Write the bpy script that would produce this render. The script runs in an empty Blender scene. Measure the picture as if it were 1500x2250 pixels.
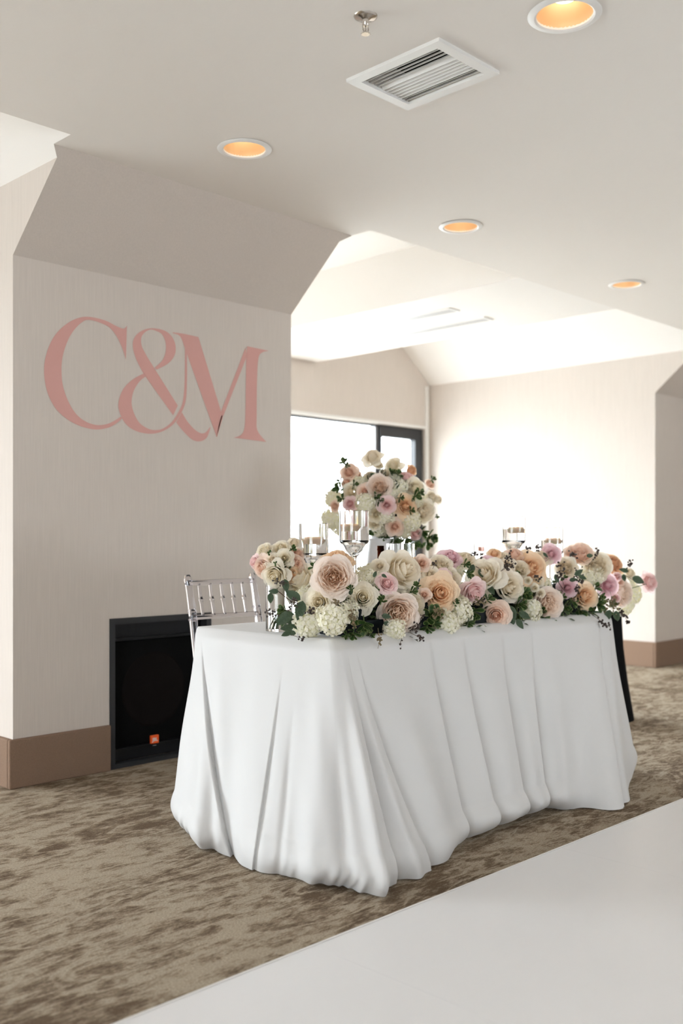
import bpy, bmesh, math, random
from mathutils import Vector, Matrix, Quaternion
random.seed(7)
C = bpy.context.scene.collection
PI = math.pi
# ---------------------------------------------------------------- camera
H = 1.12; FPX = 2210.0; TH = math.radians(44.7)
FWD = Vector((math.cos(TH), math.sin(TH), 0)); RGT = Vector((math.sin(TH), -math.cos(TH), 0)); UP = Vector((0, 0, 1))
cam = bpy.data.cameras.new('camera'); camo = bpy.data.objects.new('camera', cam); C.objects.link(camo)
camo.location = (0, 0, H); camo.rotation_euler = (PI/2, 0, -(PI/2-TH))
cam.sensor_fit = 'HORIZONTAL'; cam.sensor_width = 24; cam.lens = FPX/1500*24; cam.shift_y = 60/1500
cam.dof.use_dof = True; cam.dof.focus_distance = 3.72; cam.dof.aperture_fstop = 2.0
cam.clip_start = 0.05
bpy.context.scene.camera = camo
# ---------------------------------------------------------------- view + world
sc = bpy.context.scene
sc.view_settings.view_transform = 'Standard'; sc.view_settings.look = 'None'
sc.view_settings.gamma = 1; sc.view_settings.use_curve_mapping = False
sc.view_settings.exposure = 0.16
sc.cycles.max_bounces = 14; sc.cycles.diffuse_bounces = 8; sc.cycles.transmission_bounces = 12; sc.cycles.transparent_max_bounces = 16
sc.cycles.sample_clamp_indirect = 12
REARW = {5.0: 3.2}
SKY = 17.0
w = bpy.data.worlds.new('overcast_sky'); sc.world = w; w.use_nodes = True
bg = w.node_tree.nodes['Background']; bg.inputs[0].default_value = (0.92, 0.96, 1.03, 1); bg.inputs[1].default_value = SKY

def portal(x0, x1, z0, z1, y, facing):            # a light portal in a window opening: guides the sky light, adds none
    l = bpy.data.lights.new('window_portal', 'AREA'); l.shape = 'RECTANGLE'; l.size = x1-x0; l.size_y = z1-z0
    l.cycles.is_portal = True
    o = bpy.data.objects.new('window_portal', l); C.objects.link(o); o.location = ((x0+x1)/2, y, (z0+z1)/2)
    o.rotation_euler = (PI/2, 0, 0) if facing > 0 else (-PI/2, 0, 0)   # area light shines along its local -Z
    return o
portal(3.95, 8.06, .12, 2.27, 6.84, -1); portal(-2.1, .8, .12, 2.27, 6.84, -1)
portal(9.95, 14.06, .12, 2.27, 6.84, -1)
for a in (5.0,): portal(a, a+REARW[a], .9, 2.2, -7.04, 1)

o = portal(-2.25, 2.25, .9, 2.2, 0, 1); o.location = (-6.05, -1.25, 1.55); o.rotation_euler = (0, -PI/2, 0); o.data.size, o.data.size_y = 1.3, 4.5  # portal of the added, unseen window in the left end wall
# ---------------------------------------------------------------- pixel helpers
def ray(px, py): return FWD + RGT*((px-750)/FPX) + UP*((1185-py)/FPX)
def at(px, py, t): return Vector((0, 0, H)) + ray(px, py)*t
def on_y(px, py, Y): d = ray(px, py); return at(px, py, Y/d.y)
def on_z(px, py, z): d = ray(px, py); return at(px, py, (z-H)/d.z)

# ---------------------------------------------------------------- materials
def newmat(name):
    m = bpy.data.materials.new(name); m.use_nodes = True
    return m, m.node_tree.nodes, m.node_tree.links
def pbr(name, col, rough=.6, metal=0, spec=.5, bump=None, var=0, coat=0, aniso=None):
    m, N, L = newmat(name); b = N['Principled BSDF']
    b.inputs['Base Color'].default_value = (*col, 1); b.inputs['Roughness'].default_value = rough
    b.inputs['Metallic'].default_value = metal; b.inputs['Specular IOR Level'].default_value = spec
    b.inputs['Coat Weight'].default_value = coat
    if bump or var:
        tc = N.new('ShaderNodeTexCoord'); mp = N.new('ShaderNodeMapping'); L.new(tc.outputs['Object'], mp.inputs[0])
        sc_, st = (bump if bump else (3, 0)); mp.inputs['Scale'].default_value = aniso or (1, 1, 1)
        nz = N.new('ShaderNodeTexNoise'); nz.inputs['Scale'].default_value = sc_; nz.inputs['Detail'].default_value = 4
        L.new(mp.outputs[0], nz.inputs['Vector'])
        if st:
            bp = N.new('ShaderNodeBump'); bp.inputs['Strength'].default_value = st; bp.inputs['Distance'].default_value = .01
            L.new(nz.outputs[0], bp.inputs['Height']); L.new(bp.outputs[0], b.inputs['Normal'])
        if var:
            mx = N.new('ShaderNodeMix'); mx.data_type = 'RGBA'; L.new(nz.outputs[0], mx.inputs[0])
            mx.inputs[6].default_value = (*[c*(1-var) for c in col], 1); mx.inputs[7].default_value = (*[min(1, c*(1+var)) for c in col], 1)
            L.new(mx.outputs[2], b.inputs['Base Color'])
    return m
def glass(name, rough=0.0, ior=1.45, col=(1, 1, 1)):
    m, N, L = newmat(name); N.remove(N['Principled BSDF']); g = N.new('ShaderNodeBsdfGlass')
    g.inputs['Color'].default_value = (*col, 1); g.inputs['Roughness'].default_value = rough; g.inputs['IOR'].default_value = ior
    L.new(g.outputs[0], N['Material Output'].inputs[0]); return m
def emit(name, col, s):
    m, N, L = newmat(name); N.remove(N['Principled BSDF']); g = N.new('ShaderNodeEmission')
    g.inputs[0].default_value = (*col, 1); g.inputs[1].default_value = s; L.new(g.outputs[0], N['Material Output'].inputs[0]); return m
def petalmat(name, center, edge, trans=.32):
    m, N, L = newmat(name); N.remove(N['Principled BSDF'])
    at_ = N.new('ShaderNodeAttribute'); at_.attribute_name = 't'
    mx = N.new('ShaderNodeMix'); mx.data_type = 'RGBA'; L.new(at_.outputs['Fac'], mx.inputs[0])
    mx.inputs[6].default_value = (*center, 1); mx.inputs[7].default_value = (*edge, 1)
    d = N.new('ShaderNodeBsdfPrincipled'); d.inputs['Roughness'].default_value = .65; d.inputs['Specular IOR Level'].default_value = .2
    t = N.new('ShaderNodeBsdfTranslucent'); s = N.new('ShaderNodeMixShader'); s.inputs[0].default_value = trans
    tc = N.new('ShaderNodeTexCoord'); nz = N.new('ShaderNodeTexNoise'); nz.inputs['Scale'].default_value = 5; nz.inputs['Detail'].default_value = 3
    L.new(tc.outputs['Object'], nz.inputs['Vector']); bp = N.new('ShaderNodeBump'); bp.inputs['Strength'].default_value = .25; bp.inputs['Distance'].default_value = .05
    L.new(nz.outputs[0], bp.inputs['Height']); L.new(bp.outputs[0], d.inputs['Normal'])
    L.new(mx.outputs[2], d.inputs['Base Color']); L.new(mx.outputs[2], t.inputs[0])
    L.new(d.outputs[0], s.inputs[1]); L.new(t.outputs[0], s.inputs[2]); L.new(s.outputs[0], N['Material Output'].inputs[0]); return m

WALL_C = (.63, .57, .52)
def wallpaper():
    m, N, L = newmat('ribbed_wallpaper'); b = N['Principled BSDF']; b.inputs['Roughness'].default_value = .75; b.inputs['Specular IOR Level'].default_value = .25
    tc = N.new('ShaderNodeTexCoord'); mp = N.new('ShaderNodeMapping'); mp.inputs['Scale'].default_value = (150, 150, 5); L.new(tc.outputs['Object'], mp.inputs[0])
    nz = N.new('ShaderNodeTexNoise'); nz.inputs['Scale'].default_value = 1; nz.inputs['Detail'].default_value = 3; L.new(mp.outputs[0], nz.inputs['Vector'])
    mx = N.new('ShaderNodeMix'); mx.data_type = 'RGBA'; L.new(nz.outputs[0], mx.inputs[0])
    mx.inputs[6].default_value = (*[c*.92 for c in WALL_C], 1); mx.inputs[7].default_value = (*[c*1.08 for c in WALL_C], 1)
    L.new(mx.outputs[2], b.inputs['Base Color'])
    bp = N.new('ShaderNodeBump'); bp.inputs['Strength'].default_value = .25; bp.inputs['Distance'].default_value = .002
    L.new(nz.outputs[0], bp.inputs['Height']); L.new(bp.outputs[0], b.inputs['Normal']); return m
def carpet():
    m, N, L = newmat('patterned_carpet'); b = N['Principled BSDF']; b.inputs['Roughness'].default_value = .95; b.inputs['Specular IOR Level'].default_value = .1
    tc = N.new('ShaderNodeTexCoord')
    def noise(scale, rot, sx, sy, detail=4, dist=0.0, rough=.5):
        mp = N.new('ShaderNodeMapping'); mp.inputs['Scale'].default_value = (sx, sy, 1); mp.inputs['Rotation'].default_value = (0, 0, rot)
        L.new(tc.outputs['Object'], mp.inputs[0])
        n = N.new('ShaderNodeTexNoise'); n.inputs['Scale'].default_value = scale; n.inputs['Detail'].default_value = detail; n.inputs['Distortion'].default_value = dist
        n.inputs['Roughness'].default_value = rough
        L.new(mp.outputs[0], n.inputs['Vector']); return n.outputs[0]
    def math_(op, a, b_=None):
        n = N.new('ShaderNodeMath'); n.operation = op
        for i, x in enumerate((a, b_)):
            if x is None: continue
            if isinstance(x, (int, float)): n.inputs[i].default_value = x
            else: L.new(x, n.inputs[i])
        return n.outputs[0]
    big = noise(1.6, .25, .8, 1.6, 4, .5)          # large drifts
    blot = noise(9, .05, 1, 1.9, 5, .5, .62)         # horizontal blotches
    stria = noise(26, .04, .8, 4.2, 4, .1, .65)          # fine yarn striations
    vein = noise(3.2, .5, .8, 2.6, 3, .8)          # plant-like sweeping lines
    vr = N.new('ShaderNodeMapRange'); vr.interpolation_type = 'SMOOTHSTEP'
    L.new(math_('ABSOLUTE', math_('SUBTRACT', vein, .5)), vr.inputs[0]); vr.inputs[1].default_value = .0; vr.inputs[2].default_value = .045; vr.inputs[3].default_value = .09; vr.inputs[4].default_value = 0
    fine = noise(85, .04, .55, 2.6, 3, 0, .7)
    s = math_('ADD', math_('MULTIPLY', blot, .50), math_('MULTIPLY', stria, .34)); s = math_('ADD', s, math_('MULTIPLY', big, .38)); s = math_('ADD', s, vr.outputs[0]); s = math_('ADD', s, math_('MULTIPLY', math_('SUBTRACT', fine, .5), .32))
    rp = N.new('ShaderNodeValToRGB'); L.new(s, rp.inputs[0])
    e = rp.color_ramp.elements; e[0].position = .535; e[0].color = (.14, .098, .064, 1); e[1].position = .68; e[1].color = (.40, .335, .255, 1)
    x = e.new(.60); x.color = (.245, .188, .132, 1)
    fib = noise(210, 0, .7, 1.3, 3, 0, .7); mx = N.new('ShaderNodeMix'); mx.data_type = 'RGBA'; mx.blend_type = 'MULTIPLY'; mx.inputs[0].default_value = 1
    fr = N.new('ShaderNodeMapRange'); L.new(fib, fr.inputs[0]); fr.inputs[1].default_value = .3; fr.inputs[2].default_value = .7; fr.inputs[3].default_value = .62; fr.inputs[4].default_value = 1.38
    L.new(rp.outputs[0], mx.inputs[6]); L.new(fr.outputs[0], mx.inputs[7]); L.new(mx.outputs[2], b.inputs['Base Color'])
    bp = N.new('ShaderNodeBump'); bp.inputs['Strength'].default_value = .8; bp.inputs['Distance'].default_value = .006
    L.new(math_('ADD', math_('MULTIPLY', fib, .6), s), bp.inputs['Height']); L.new(bp.outputs[0], b.inputs['Normal']); return m

M = dict(
    wall=wallpaper(), carpet=carpet(),
    ceil=pbr('ceiling_paint', (.80, .765, .725), .85, spec=.2, bump=(60, .04)),
    bay=pbr('bay_paint', (.84, .815, .785), .85, spec=.2),
    base=pbr('carpeted_base_trim', (.255, .17, .12), .9, spec=.15, bump=(160, .4), var=.12),
    dance=pbr('white_dance_floor', (.80, .795, .805), .33, spec=.45, bump=(5, .12), aniso=(.6, 6, 1)),
    dance_gap=pbr('floor_seam', (.70, .69, .69), .5),
    steel=pbr('brushed_steel', (.55, .54, .52), .3, 1), dark=pbr('dark_edge', (.04, .04, .04), .5),
    frame=pbr('black_window_frame', (.012, .014, .018), .35),
    casing=pbr('white_casing', (.8, .79, .77), .5),
    cloth=None, black=pbr('black_cloth', (.006, .006, .007), .9, spec=.1, bump=(80, .3)),
    bplastic=pbr('black_plastic', (.008, .008, .009), .5, spec=.3), grille=pbr('black_grille', (.004, .004, .004), .85, spec=.1, bump=(300, .5)),
    cone=pbr('speaker_cone', (.007, .005, .0045), .8, spec=.1), orange=pbr('orange_badge', (1.0, .13, .02), .4), white=pbr('white_print', (.85, .85, .83), .5),
    pink=pbr('pink_projected_lettering', (.66, .375, .34), .8, spec=.1, bump=(90, .05)),
    gold=pbr('gold_reflector', (.84, .60, .36), .4, .3), ring=pbr('white_trim_ring', (.82, .81, .79), .45),
    bulb=emit('lamp_glow', (1, .84, .62), 3.0), flame=emit('flame_glow', (1, .66, .30), 30),
    vent=pbr('white_vent_enamel', (.78, .77, .75), .45), ventdark=pbr('duct_dark', (.01, .01, .01), .9),
    chrome=pbr('chrome', (.62, .58, .53), .18, 1),
    glass=glass('clear_glass', 0, 1.46), acrylic=glass('clear_acrylic', .02, 1.36, (.97, .965, .985)), water=glass('water', 0, 1.33),
    amber=glass('amber_glass', .05, 1.4, (.22, .06, .015)), wax=None,
    plinth=pbr('white_plinth', (.74, .75, .78), .5), foam=pbr('dark_floral_tray', (.008, .013, .016), .7, spec=.2),
    stem=pbr('green_stem', (.09, .14, .045), .6), twig=pbr('brown_twig', (.10, .055, .035), .7), berry=pbr('dark_berry', (.045, .028, .022), .45),
    ltwig=pbr('olive_seed_twig', (.20, .15, .08), .7), wrap=pbr('satin_wrap', (.62, .56, .47), .45),
    ground=pbr('pale_terrace', (.54, .54, .52), .9, var=.1), wood=pbr('birch_ply', (.55, .42, .28), .5, var=.1), gasket=pbr('grey_metal', (.3, .3, .31), .4, .6),
)
def leafmat(name, inner, edge, rough=.45, trans=.15):
    m = petalmat(name, inner, edge, trans); m.node_tree.nodes['Principled BSDF'].inputs['Roughness'].default_value = rough
    m.node_tree.nodes['Principled BSDF'].inputs['Specular IOR Level'].default_value = .4; return m
M['euc'] = leafmat('eucalyptus_leaf', (.050, .085, .045), (.075, .115, .065), .5)
M['pitt'] = leafmat('variegated_leaf', (.035, .085, .018), (.36, .40, .17), .35)
M['fol'] = leafmat('dark_foliage', (.03, .055, .018), (.06, .095, .03), .5)
P = dict(
    ivory=petalmat('ivory_petals', (.99, .90, .70), (.99, .945, .84)), cream=petalmat('cream_petals', (.98, .87, .68), (.98, .93, .83)),
    blush=petalmat('blush_petals', (.99, .78, .58), (.99, .91, .85)), peach=petalmat('peach_petals', (.98, .68, .42), (.99, .82, .62)),
    coral=petalmat('peach_pink_petals', (.99, .70, .54), (.99, .85, .75)), pink=petalmat('pink_petals', (.97, .68, .66), (.98, .81, .80)),
    mauve=petalmat('mauve_petals', (.90, .58, .63), (.95, .75, .79)), rust=petalmat('rust_petals', (.82, .46, .26), (.90, .66, .46)),
    hyd=petalmat('hydrangea_petals', (.88, .87, .60), (.99, .96, .87)))
def clothmat():
    m, N, L = newmat('white_linen'); b = N['Principled BSDF']; b.inputs['Base Color'].default_value = (.745, .745, .75, 1)
    b.inputs['Roughness'].default_value = .62; b.inputs['Sheen Weight'].default_value = .25; b.inputs['Specular IOR Level'].default_value = .3
    tc = N.new('ShaderNodeTexCoord'); last = None
    for scl, asp, st, dist in ((30, (1, 1, 1), .02, .002), (5, (1, 1, .5), .10, .010), (420, (1, 1, 1), .12, .0008)):
        mp = N.new('ShaderNodeMapping'); mp.inputs['Scale'].default_value = asp; L.new(tc.outputs['Object'], mp.inputs[0])
        n = N.new('ShaderNodeTexNoise'); n.inputs['Scale'].default_value = scl; n.inputs['Detail'].default_value = 3; L.new(mp.outputs[0], n.inputs['Vector'])
        bp = N.new('ShaderNodeBump'); bp.inputs['Strength'].default_value = st; bp.inputs['Distance'].default_value = dist; L.new(n.outputs[0], bp.inputs['Height'])
        if last: L.new(last.outputs[0], bp.inputs['Normal'])
        last = bp
    L.new(last.outputs[0], b.inputs['Normal'])
    t = N.new('ShaderNodeBsdfTranslucent'); t.inputs[0].default_value = (.76, .75, .74, 1); s = N.new('ShaderNodeMixShader'); s.inputs[0].default_value = .12
    L.new(b.outputs[0], s.inputs[1]); L.new(t.outputs[0], s.inputs[2]); L.new(s.outputs[0], N['Material Output'].inputs[0]); return m
M['cloth'] = clothmat()
def waxmat():
    m = pbr('peach_wax', (1.0, .74, .50), .4); b = m.node_tree.nodes['Principled BSDF']
    b.inputs['Subsurface Weight'].default_value = .4; b.inputs['Subsurface Radius'].default_value = (.02, .01, .006); b.inputs['Subsurface Scale'].default_value = .5; return m
M['wax'] = waxmat()

# ---------------------------------------------------------------- object helpers
def mk(name, me, mat=None, parent=None, smooth=False):
    if mat is not None and not me.materials: me.materials.append(mat)
    if smooth:
        for p in me.polygons: p.use_smooth = True
        if smooth != 'all': me.set_sharp_from_angle(angle=math.radians(38))
    o = bpy.data.objects.new(name, me); C.objects.link(o)
    if parent: o.parent = parent
    return o
def bobj(name, bm, mat, parent=None, smooth=False):
    me = bpy.data.meshes.new(name); bm.to_mesh(me); bm.free(); return mk(name, me, mat, parent, smooth)
def empty(name, loc=(0, 0, 0)):
    o = bpy.data.objects.new(name, None); C.objects.link(o); o.location = loc; o.empty_display_size = .05; return o
def tag(o, label, cat, group=None):
    o['label'] = label; o['category'] = cat
    if group: o['group'] = group
    return o
def struct(o): o['kind'] = 'structure'; return o
def box(bm, x0, x1, y0, y1, z0, z1, bev=0):
    vs = [bm.verts.new((x, y, z)) for x in (x0, x1) for y in (y0, y1) for z in (z0, z1)]
    fs = [bm.faces.new([vs[i] for i in f]) for f in ((0, 1, 3, 2), (4, 6, 7, 5), (0, 4, 5, 1), (2, 3, 7, 6), (0, 2, 6, 4), (1, 5, 7, 3))]
    if bev:
        es = list({e for f in fs for e in f.edges}); bmesh.ops.bevel(bm, geom=es, offset=bev, segments=2, affect='EDGES', profile=.5)
def boxo(name, dims, mat, parent=None, bev=0):
    bm = bmesh.new(); box(bm, *dims, bev); bmesh.ops.recalc_face_normals(bm, faces=bm.faces[:]); return bobj(name, bm, mat, parent)
def quads(name, polys, mat, parent=None, flip=None):
    me = bpy.data.meshes.new(name); v = []; f = []
    for p in polys:
        f.append(list(range(len(v), len(v)+len(p)))); v += [tuple(q) for q in p]
    me.from_pydata(v, [], f); return mk(name, me, mat, parent)
def lathe(bm, prof, seg=32, center=(0, 0, 0), closed=False):
    rings = []
    for r, z in prof:
        rings.append([bm.verts.new((center[0]+r*math.cos(2*PI*k/seg), center[1]+r*math.sin(2*PI*k/seg), center[2]+z)) for k in range(seg)] if r > 1e-6
                     else [bm.verts.new((center[0], center[1], center[2]+z))])
    pairs = list(zip(rings, rings[1:])) + ([(rings[-1], rings[0])] if closed else [])
    for a, b in pairs:
        for k in range(seg):
            k2 = (k+1) % seg
            if len(a) == 1 and len(b) == 1: continue
            if len(a) == 1: bm.faces.new((a[0], b[k2], b[k]))
            elif len(b) == 1: bm.faces.new((a[k], a[k2], b[0]))
            else: bm.faces.new((a[k], a[k2], b[k2], b[k]))
def latheo(name, prof, mat, parent=None, seg=32, loc=(0, 0, 0), closed=False):
    bm = bmesh.new(); lathe(bm, prof, seg, (0, 0, 0), closed); bmesh.ops.recalc_face_normals(bm, faces=bm.faces[:])
    o = bobj(name, bm, mat, parent, True); o.location = loc; return o
def tube(bm, pts, rad, seg=8, caps=True):
    pts = [Vector(p) for p in pts]; rads = rad if isinstance(rad, (list, tuple)) else [rad]*len(pts); rings = []
    for i, p in enumerate(pts):
        d = (pts[min(i+1, len(pts)-1)]-pts[max(i-1, 0)]).normalized()
        a = d.orthogonal().normalized() if i == 0 else (a - d*a.dot(d)).normalized()
        b = d.cross(a)
        rings.append([bm.verts.new(p+(a*math.cos(2*PI*k/seg)+b*math.sin(2*PI*k/seg))*rads[i]) for k in range(seg)])
    for r0, r1 in zip(rings, rings[1:]):
        for k in range(seg): bm.faces.new((r0[k], r0[(k+1) % seg], r1[(k+1) % seg], r1[k]))
    if caps: bm.faces.new(rings[0][::-1]); bm.faces.new(rings[-1])
def cat(pts, n):
    """Catmull-Rom resample of a list of tuples, n steps per span."""
    out = []; m = len(pts)
    for i in range(m-1):
        p0, p1, p2, p3 = pts[max(i-1, 0)], pts[i], pts[i+1], pts[min(i+2, m-1)]
        for k in range(n):
            t = k/n
            out.append(tuple(.5*((2*b)+(-a+c)*t+(2*a-5*b+4*c-d)*t*t+(-a+3*b-3*c+d)*t**3) for a, b, c, d in zip(p0, p1, p2, p3)))
    out.append(tuple(pts[-1])); return out
def lerp(a, b, t): return a+(b-a)*t
def sstep(x, a=0, b=1): x = max(0, min(1, (x-a)/(b-a))); return x*x*(3-2*x)

# ================================================================ LARGE STRUCTURE
CZ = 2.771; YW = 4.233; YO = 3.67; YB = 6.785; XL, XR = -6.0, 15.8; YF = -7.0; BZ = 3.05
# floor
struct(boxo('floor', (XL, XR, YF, YB+.2, -.1, 0), M['carpet']))
struct(boxo('ground', (-40, 50, YB+.5, 80, -.9, -.6), M['ground']))
# ceiling: main slab in pieces around the raised bays
def slab(x0, x1, y0, y1): return (x0, x1, y0, y1, CZ, CZ+.12)
bm = bmesh.new()
box(bm, XL, XR, YF, YO, CZ, CZ+.6)
box(bm, 2.14, 3.928, YO, 3.807, CZ, CZ+.6); box(bm, 8.125, 9.906, YO, 3.807, CZ, CZ+.6); box(bm, -4.0, -2.104, YO, 3.807, CZ, CZ+.6)
struct(bobj('ceiling', bm, M['ceil']))
struct(boxo('ceiling_soffit', (5.30, 6.50, YO, YB-.02, CZ, BZ+.2), M['bay'])); struct(boxo('ceiling_soffit', (-.75, .65, YO, YB-.02, CZ, BZ+.2), M['bay']))
struct(boxo('ceiling_bay', (XL, XR, YO, YB+.1, BZ+.1, BZ+.2), M['bay']))
# bay slopes springing from the pier sides
def slope(x, s, f=1.0):   # s=+1: rises toward +x; f = run over rise
    k = (BZ+.12-2.735)*f; e = (CZ-2.735)*f
    return [(x, 3.846, 2.735), (x, YB, 2.735), (x+s*k, YB, BZ+.12), (x+s*k, YO, BZ+.12), (x+s*e, YO, CZ), (x+s*e, 3.807, CZ)]
for args in ((3.87, 1, 1.6), (8.17, -1, 1.25), (2.177, -1, 1.03), (9.87, 1), (-2.14, 1), (14.12, -1)): struct(quads('ceiling_slope', [slope(*args)], M['bay']))
# piers
def pier(name, x0, x1, niche=None):
    zf, yk, zk, yc = 2.40, 3.846, 2.735, 3.807
    polys = []
    if niche:
        a, b, top = niche
        polys += [[(x0, YW, 0), (a, YW, 0), (a, YW, top), (x0, YW, top)], [(b, YW, 0), (x1, YW, 0), (x1, YW, top), (b, YW, top)],
                  [(x0, YW, top), (x1, YW, top), (x1, YW, zf), (x0, YW, zf)]]
    else: polys.append([(x0, YW, 0), (x1, YW, 0), (x1, YW, zf), (x0, YW, zf)])
    polys.append([(x0, YW, zf), (x1, YW, zf), (x1, yk, zk), (x1+.058 if 3 < x1 < 5 else x1+.036, yc, CZ+.001), (x0-(.045 if x0 > 8 and x0 < 9 else .037), yc, CZ+.001), (x0, yk, zk)])
    for x in (x0, x1): polys.append([(x, YW, 0), (x, YB, 0), (x, YB, zk), (x, yk, zk), (x, YW, zf)])
    o = quads(name, polys, M['wall'])
    o = struct(o)
    return o
NX0, NX1, NZ = 2.677, 3.295, .734
wl = pier('wall_left', 2.177, 3.87, (NX0, NX1, NZ)); pier('wall_right', 8.17, 9.87); pier('wall_far_right', 14.12, 15.75); pier('wall_far_left', -4.0, -2.14)
# back wall with windows, other walls
def wall_with_holes(name, y0, y1, holes, ztop, mat, x0=XL, x1=XR):
    bm = bmesh.new(); xs = x0
    for a, b, z0, z1 in holes:
        box(bm, xs, a, y0, y1, 0, ztop); box(bm, a, b, y0, y1, 0, z0) if z0 > 0 else None; box(bm, a, b, y0, y1, z1, ztop); xs = b
    box(bm, xs, x1, y0, y1, 0, ztop); return struct(bobj(name, bm, mat))
wall_with_holes('wall_back', YB, YB+.14, [(-2.1, .8, .12, 2.27), (3.92, 8.09, .12, 2.27), (9.95, 14.06, .12, 2.27)], BZ+.2, M['wall'])
wall_with_holes('wall_front', YF-.14, YF, [(a, a+REARW[a], .9, 2.2) for a in (5.,)], CZ+.1, M['wall'])
bm = bmesh.new()
for y0, y1, z0, z1 in ((YF, -3.5, 0, BZ+.3), (1.0, YB+.14, 0, BZ+.3), (-3.5, 1.0, 0, .9), (-3.5, 1.0, 2.2, BZ+.3)): box(bm, XL-.1, XL, y0, y1, z0, z1)
struct(bobj('wall_side', bm, M['wall']))
struct(boxo('wall_side', (XR, XR+.1, YF, YB+.14, 0, BZ+.3), M['wall']))
# baseboards
BH = .221
def baseboard(name, segs):
    bm = bmesh.new()
    for s in segs: box(bm, *s)
    o = bobj(name, bm, M['base']); b = o.modifiers.new('b', 'BEVEL'); b.width = .006; b.segments = 2; b.limit_method = 'ANGLE'; return struct(o)
baseboard('baseboard_left', [(2.150, NX0-.003, YW-.022, YW, 0, BH), (NX1, 3.895, YW-.022, YW, 0, BH), (2.150, 2.177, YW, YB, 0, BH), (3.87, 3.895, YW, YB, 0, BH)])
baseboard('baseboard_right', [(8.143, 9.895, YW-.022, YW, 0, BH), (8.143, 8.17, YW, YB, 0, BH)])

def window(name, x0, x1, z0, z1, y, bars, fw=.05, wide=None, parent=None):
    root = empty(name, ((x0+x1)/2, y, z0)); struct(root); lx = (x0+x1)/2
    def loc(o): o.location = (-lx, -y, -z0); return o
    bm = bmesh.new()
    box(bm, x0, x1, y-.03, y+.03, z0, z0+fw); box(bm, x0, x1, y-.03, y+.03, z1-.022, z1); box(bm, x0, x0+fw, y-.03, y+.03, z0+fw, z1-.022); box(bm, x1-fw, x1, y-.03, y+.03, z0+fw, z1-.022)
    loc(bobj('window_frame', bm, M['frame'], root))
    for b in bars: loc(boxo('mullion', (b-.022, b+.022, y-.035, y+.03, z0+fw, z1-.022), M['gasket'], root))
    edges = [x0+fw]+list(bars)+[x1-fw]
    for a, b in zip(edges, edges[1:]):
        loc(boxo('pane', (a, b, y-.003, y+.003, z0+fw, z1-.022), M['pane'], root))
    return root
def panemat():
    m, N, L = newmat('window_glass'); N.remove(N['Principled BSDF']); t = N.new('ShaderNodeBsdfTransparent'); g = N.new('ShaderNodeBsdfGlossy'); g.inputs['Roughness'].default_value = .02
    t.inputs[0].default_value = (.96, .98, .97, 1); s = N.new('ShaderNodeMixShader'); s.inputs[0].default_value = .05
    L.new(t.outputs[0], s.inputs[1]); L.new(g.outputs[0], s.inputs[2]); L.new(s.outputs[0], N['Material Output'].inputs[0]); return m
M['pane'] = panemat()
w6 = window('window_5', -2.25, 2.25, .9, 2.2, 0, (-.75, .75)); w6.location = (XL-.06, -1.25, .9); w6.rotation_euler = (0, 0, PI/2)  # unseen left-wall window, added to brighten the camera-facing flowers
xm = on_y(831, 1000, YB).x
w1 = window('window_1', 3.92, 8.09, .12, 2.27, YB+.06, (4.6, 5.9, xm))
# opening sash: heavier black frame in the right-hand light
s0, s1 = xm+.022, 8.09-.05; y = YB+.05; bm = bmesh.new()
zt = 2.248; f = .10
box(bm, s0, s1, y-.05, y+.02, zt-f, zt); box(bm, s0, s1, y-.05, y+.02, .17, .17+f); box(bm, s1-f, s1, y-.05, y+.02, .17+f, zt-f); box(bm, s0, s0+.03, y-.05, y+.02, .17+f, zt-f)
o = bobj('window_sash', bm, M['frame'], w1); o.location = (-(3.92+8.09)/2, -(YB+.06), -.12)
o = boxo('mullion', (5.92, 5.94, y-.02, y+.02, .17, 2.24), M['gasket'], w1); o.location = (-(3.92+8.09)/2, -(YB+.06), -.12)
window('window_2', -2.1, .8, .12, 2.27, YB+.06, (-.7,)); window('window_3', 9.95, 14.06, .12, 2.27, YB+.06, (11.3, 12.7))
for i, a in enumerate((5.,)): window('window_%d' % (i+4), a, a+REARW[a], .9, 2.2, YF-.07, (a+REARW[a]/2,))
struct(boxo('trim_1', (8.095, 8.135, YB-.02, YB, .12, 2.72), M['casing'])); struct(boxo('trim_2', (3.9, 8.12, YB-.012, YB, 2.272, 2.30), M['casing']))
struct(boxo('trim_3', (3.9, 8.12, YB-.05, YB+.03, .09, .125), M['casing']))

# dance floor
DY = 1.97
df = empty('dance_floor', (3, -1.5, 0)); tag(df, 'white glossy dance floor laid over the carpet in front of the table', 'dance floor')
x = -3.0; k = 0
while x < 10:
    yy = DY-.004
    while yy > -5:
        y1 = yy-1.216
        o = boxo('floor_panel', (x+.0003, x+1.2197, y1+.0003, yy-.0003, .001, .020), M['dance'], df); o.location = (-3, 1.5, 0); yy -= 1.22
    x += 1.22
o = boxo('edge_trim', (-3, 10.42, DY-.002, DY+.004, .001, .0215), M['ring'], df); o.location = (-3, 1.5, 0)
o = boxo('edge_trim', (-3, 10.42, DY+.004, DY+.010, .001, .010), M['dark'], df); o.location = (-3, 1.5, 0)

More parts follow.
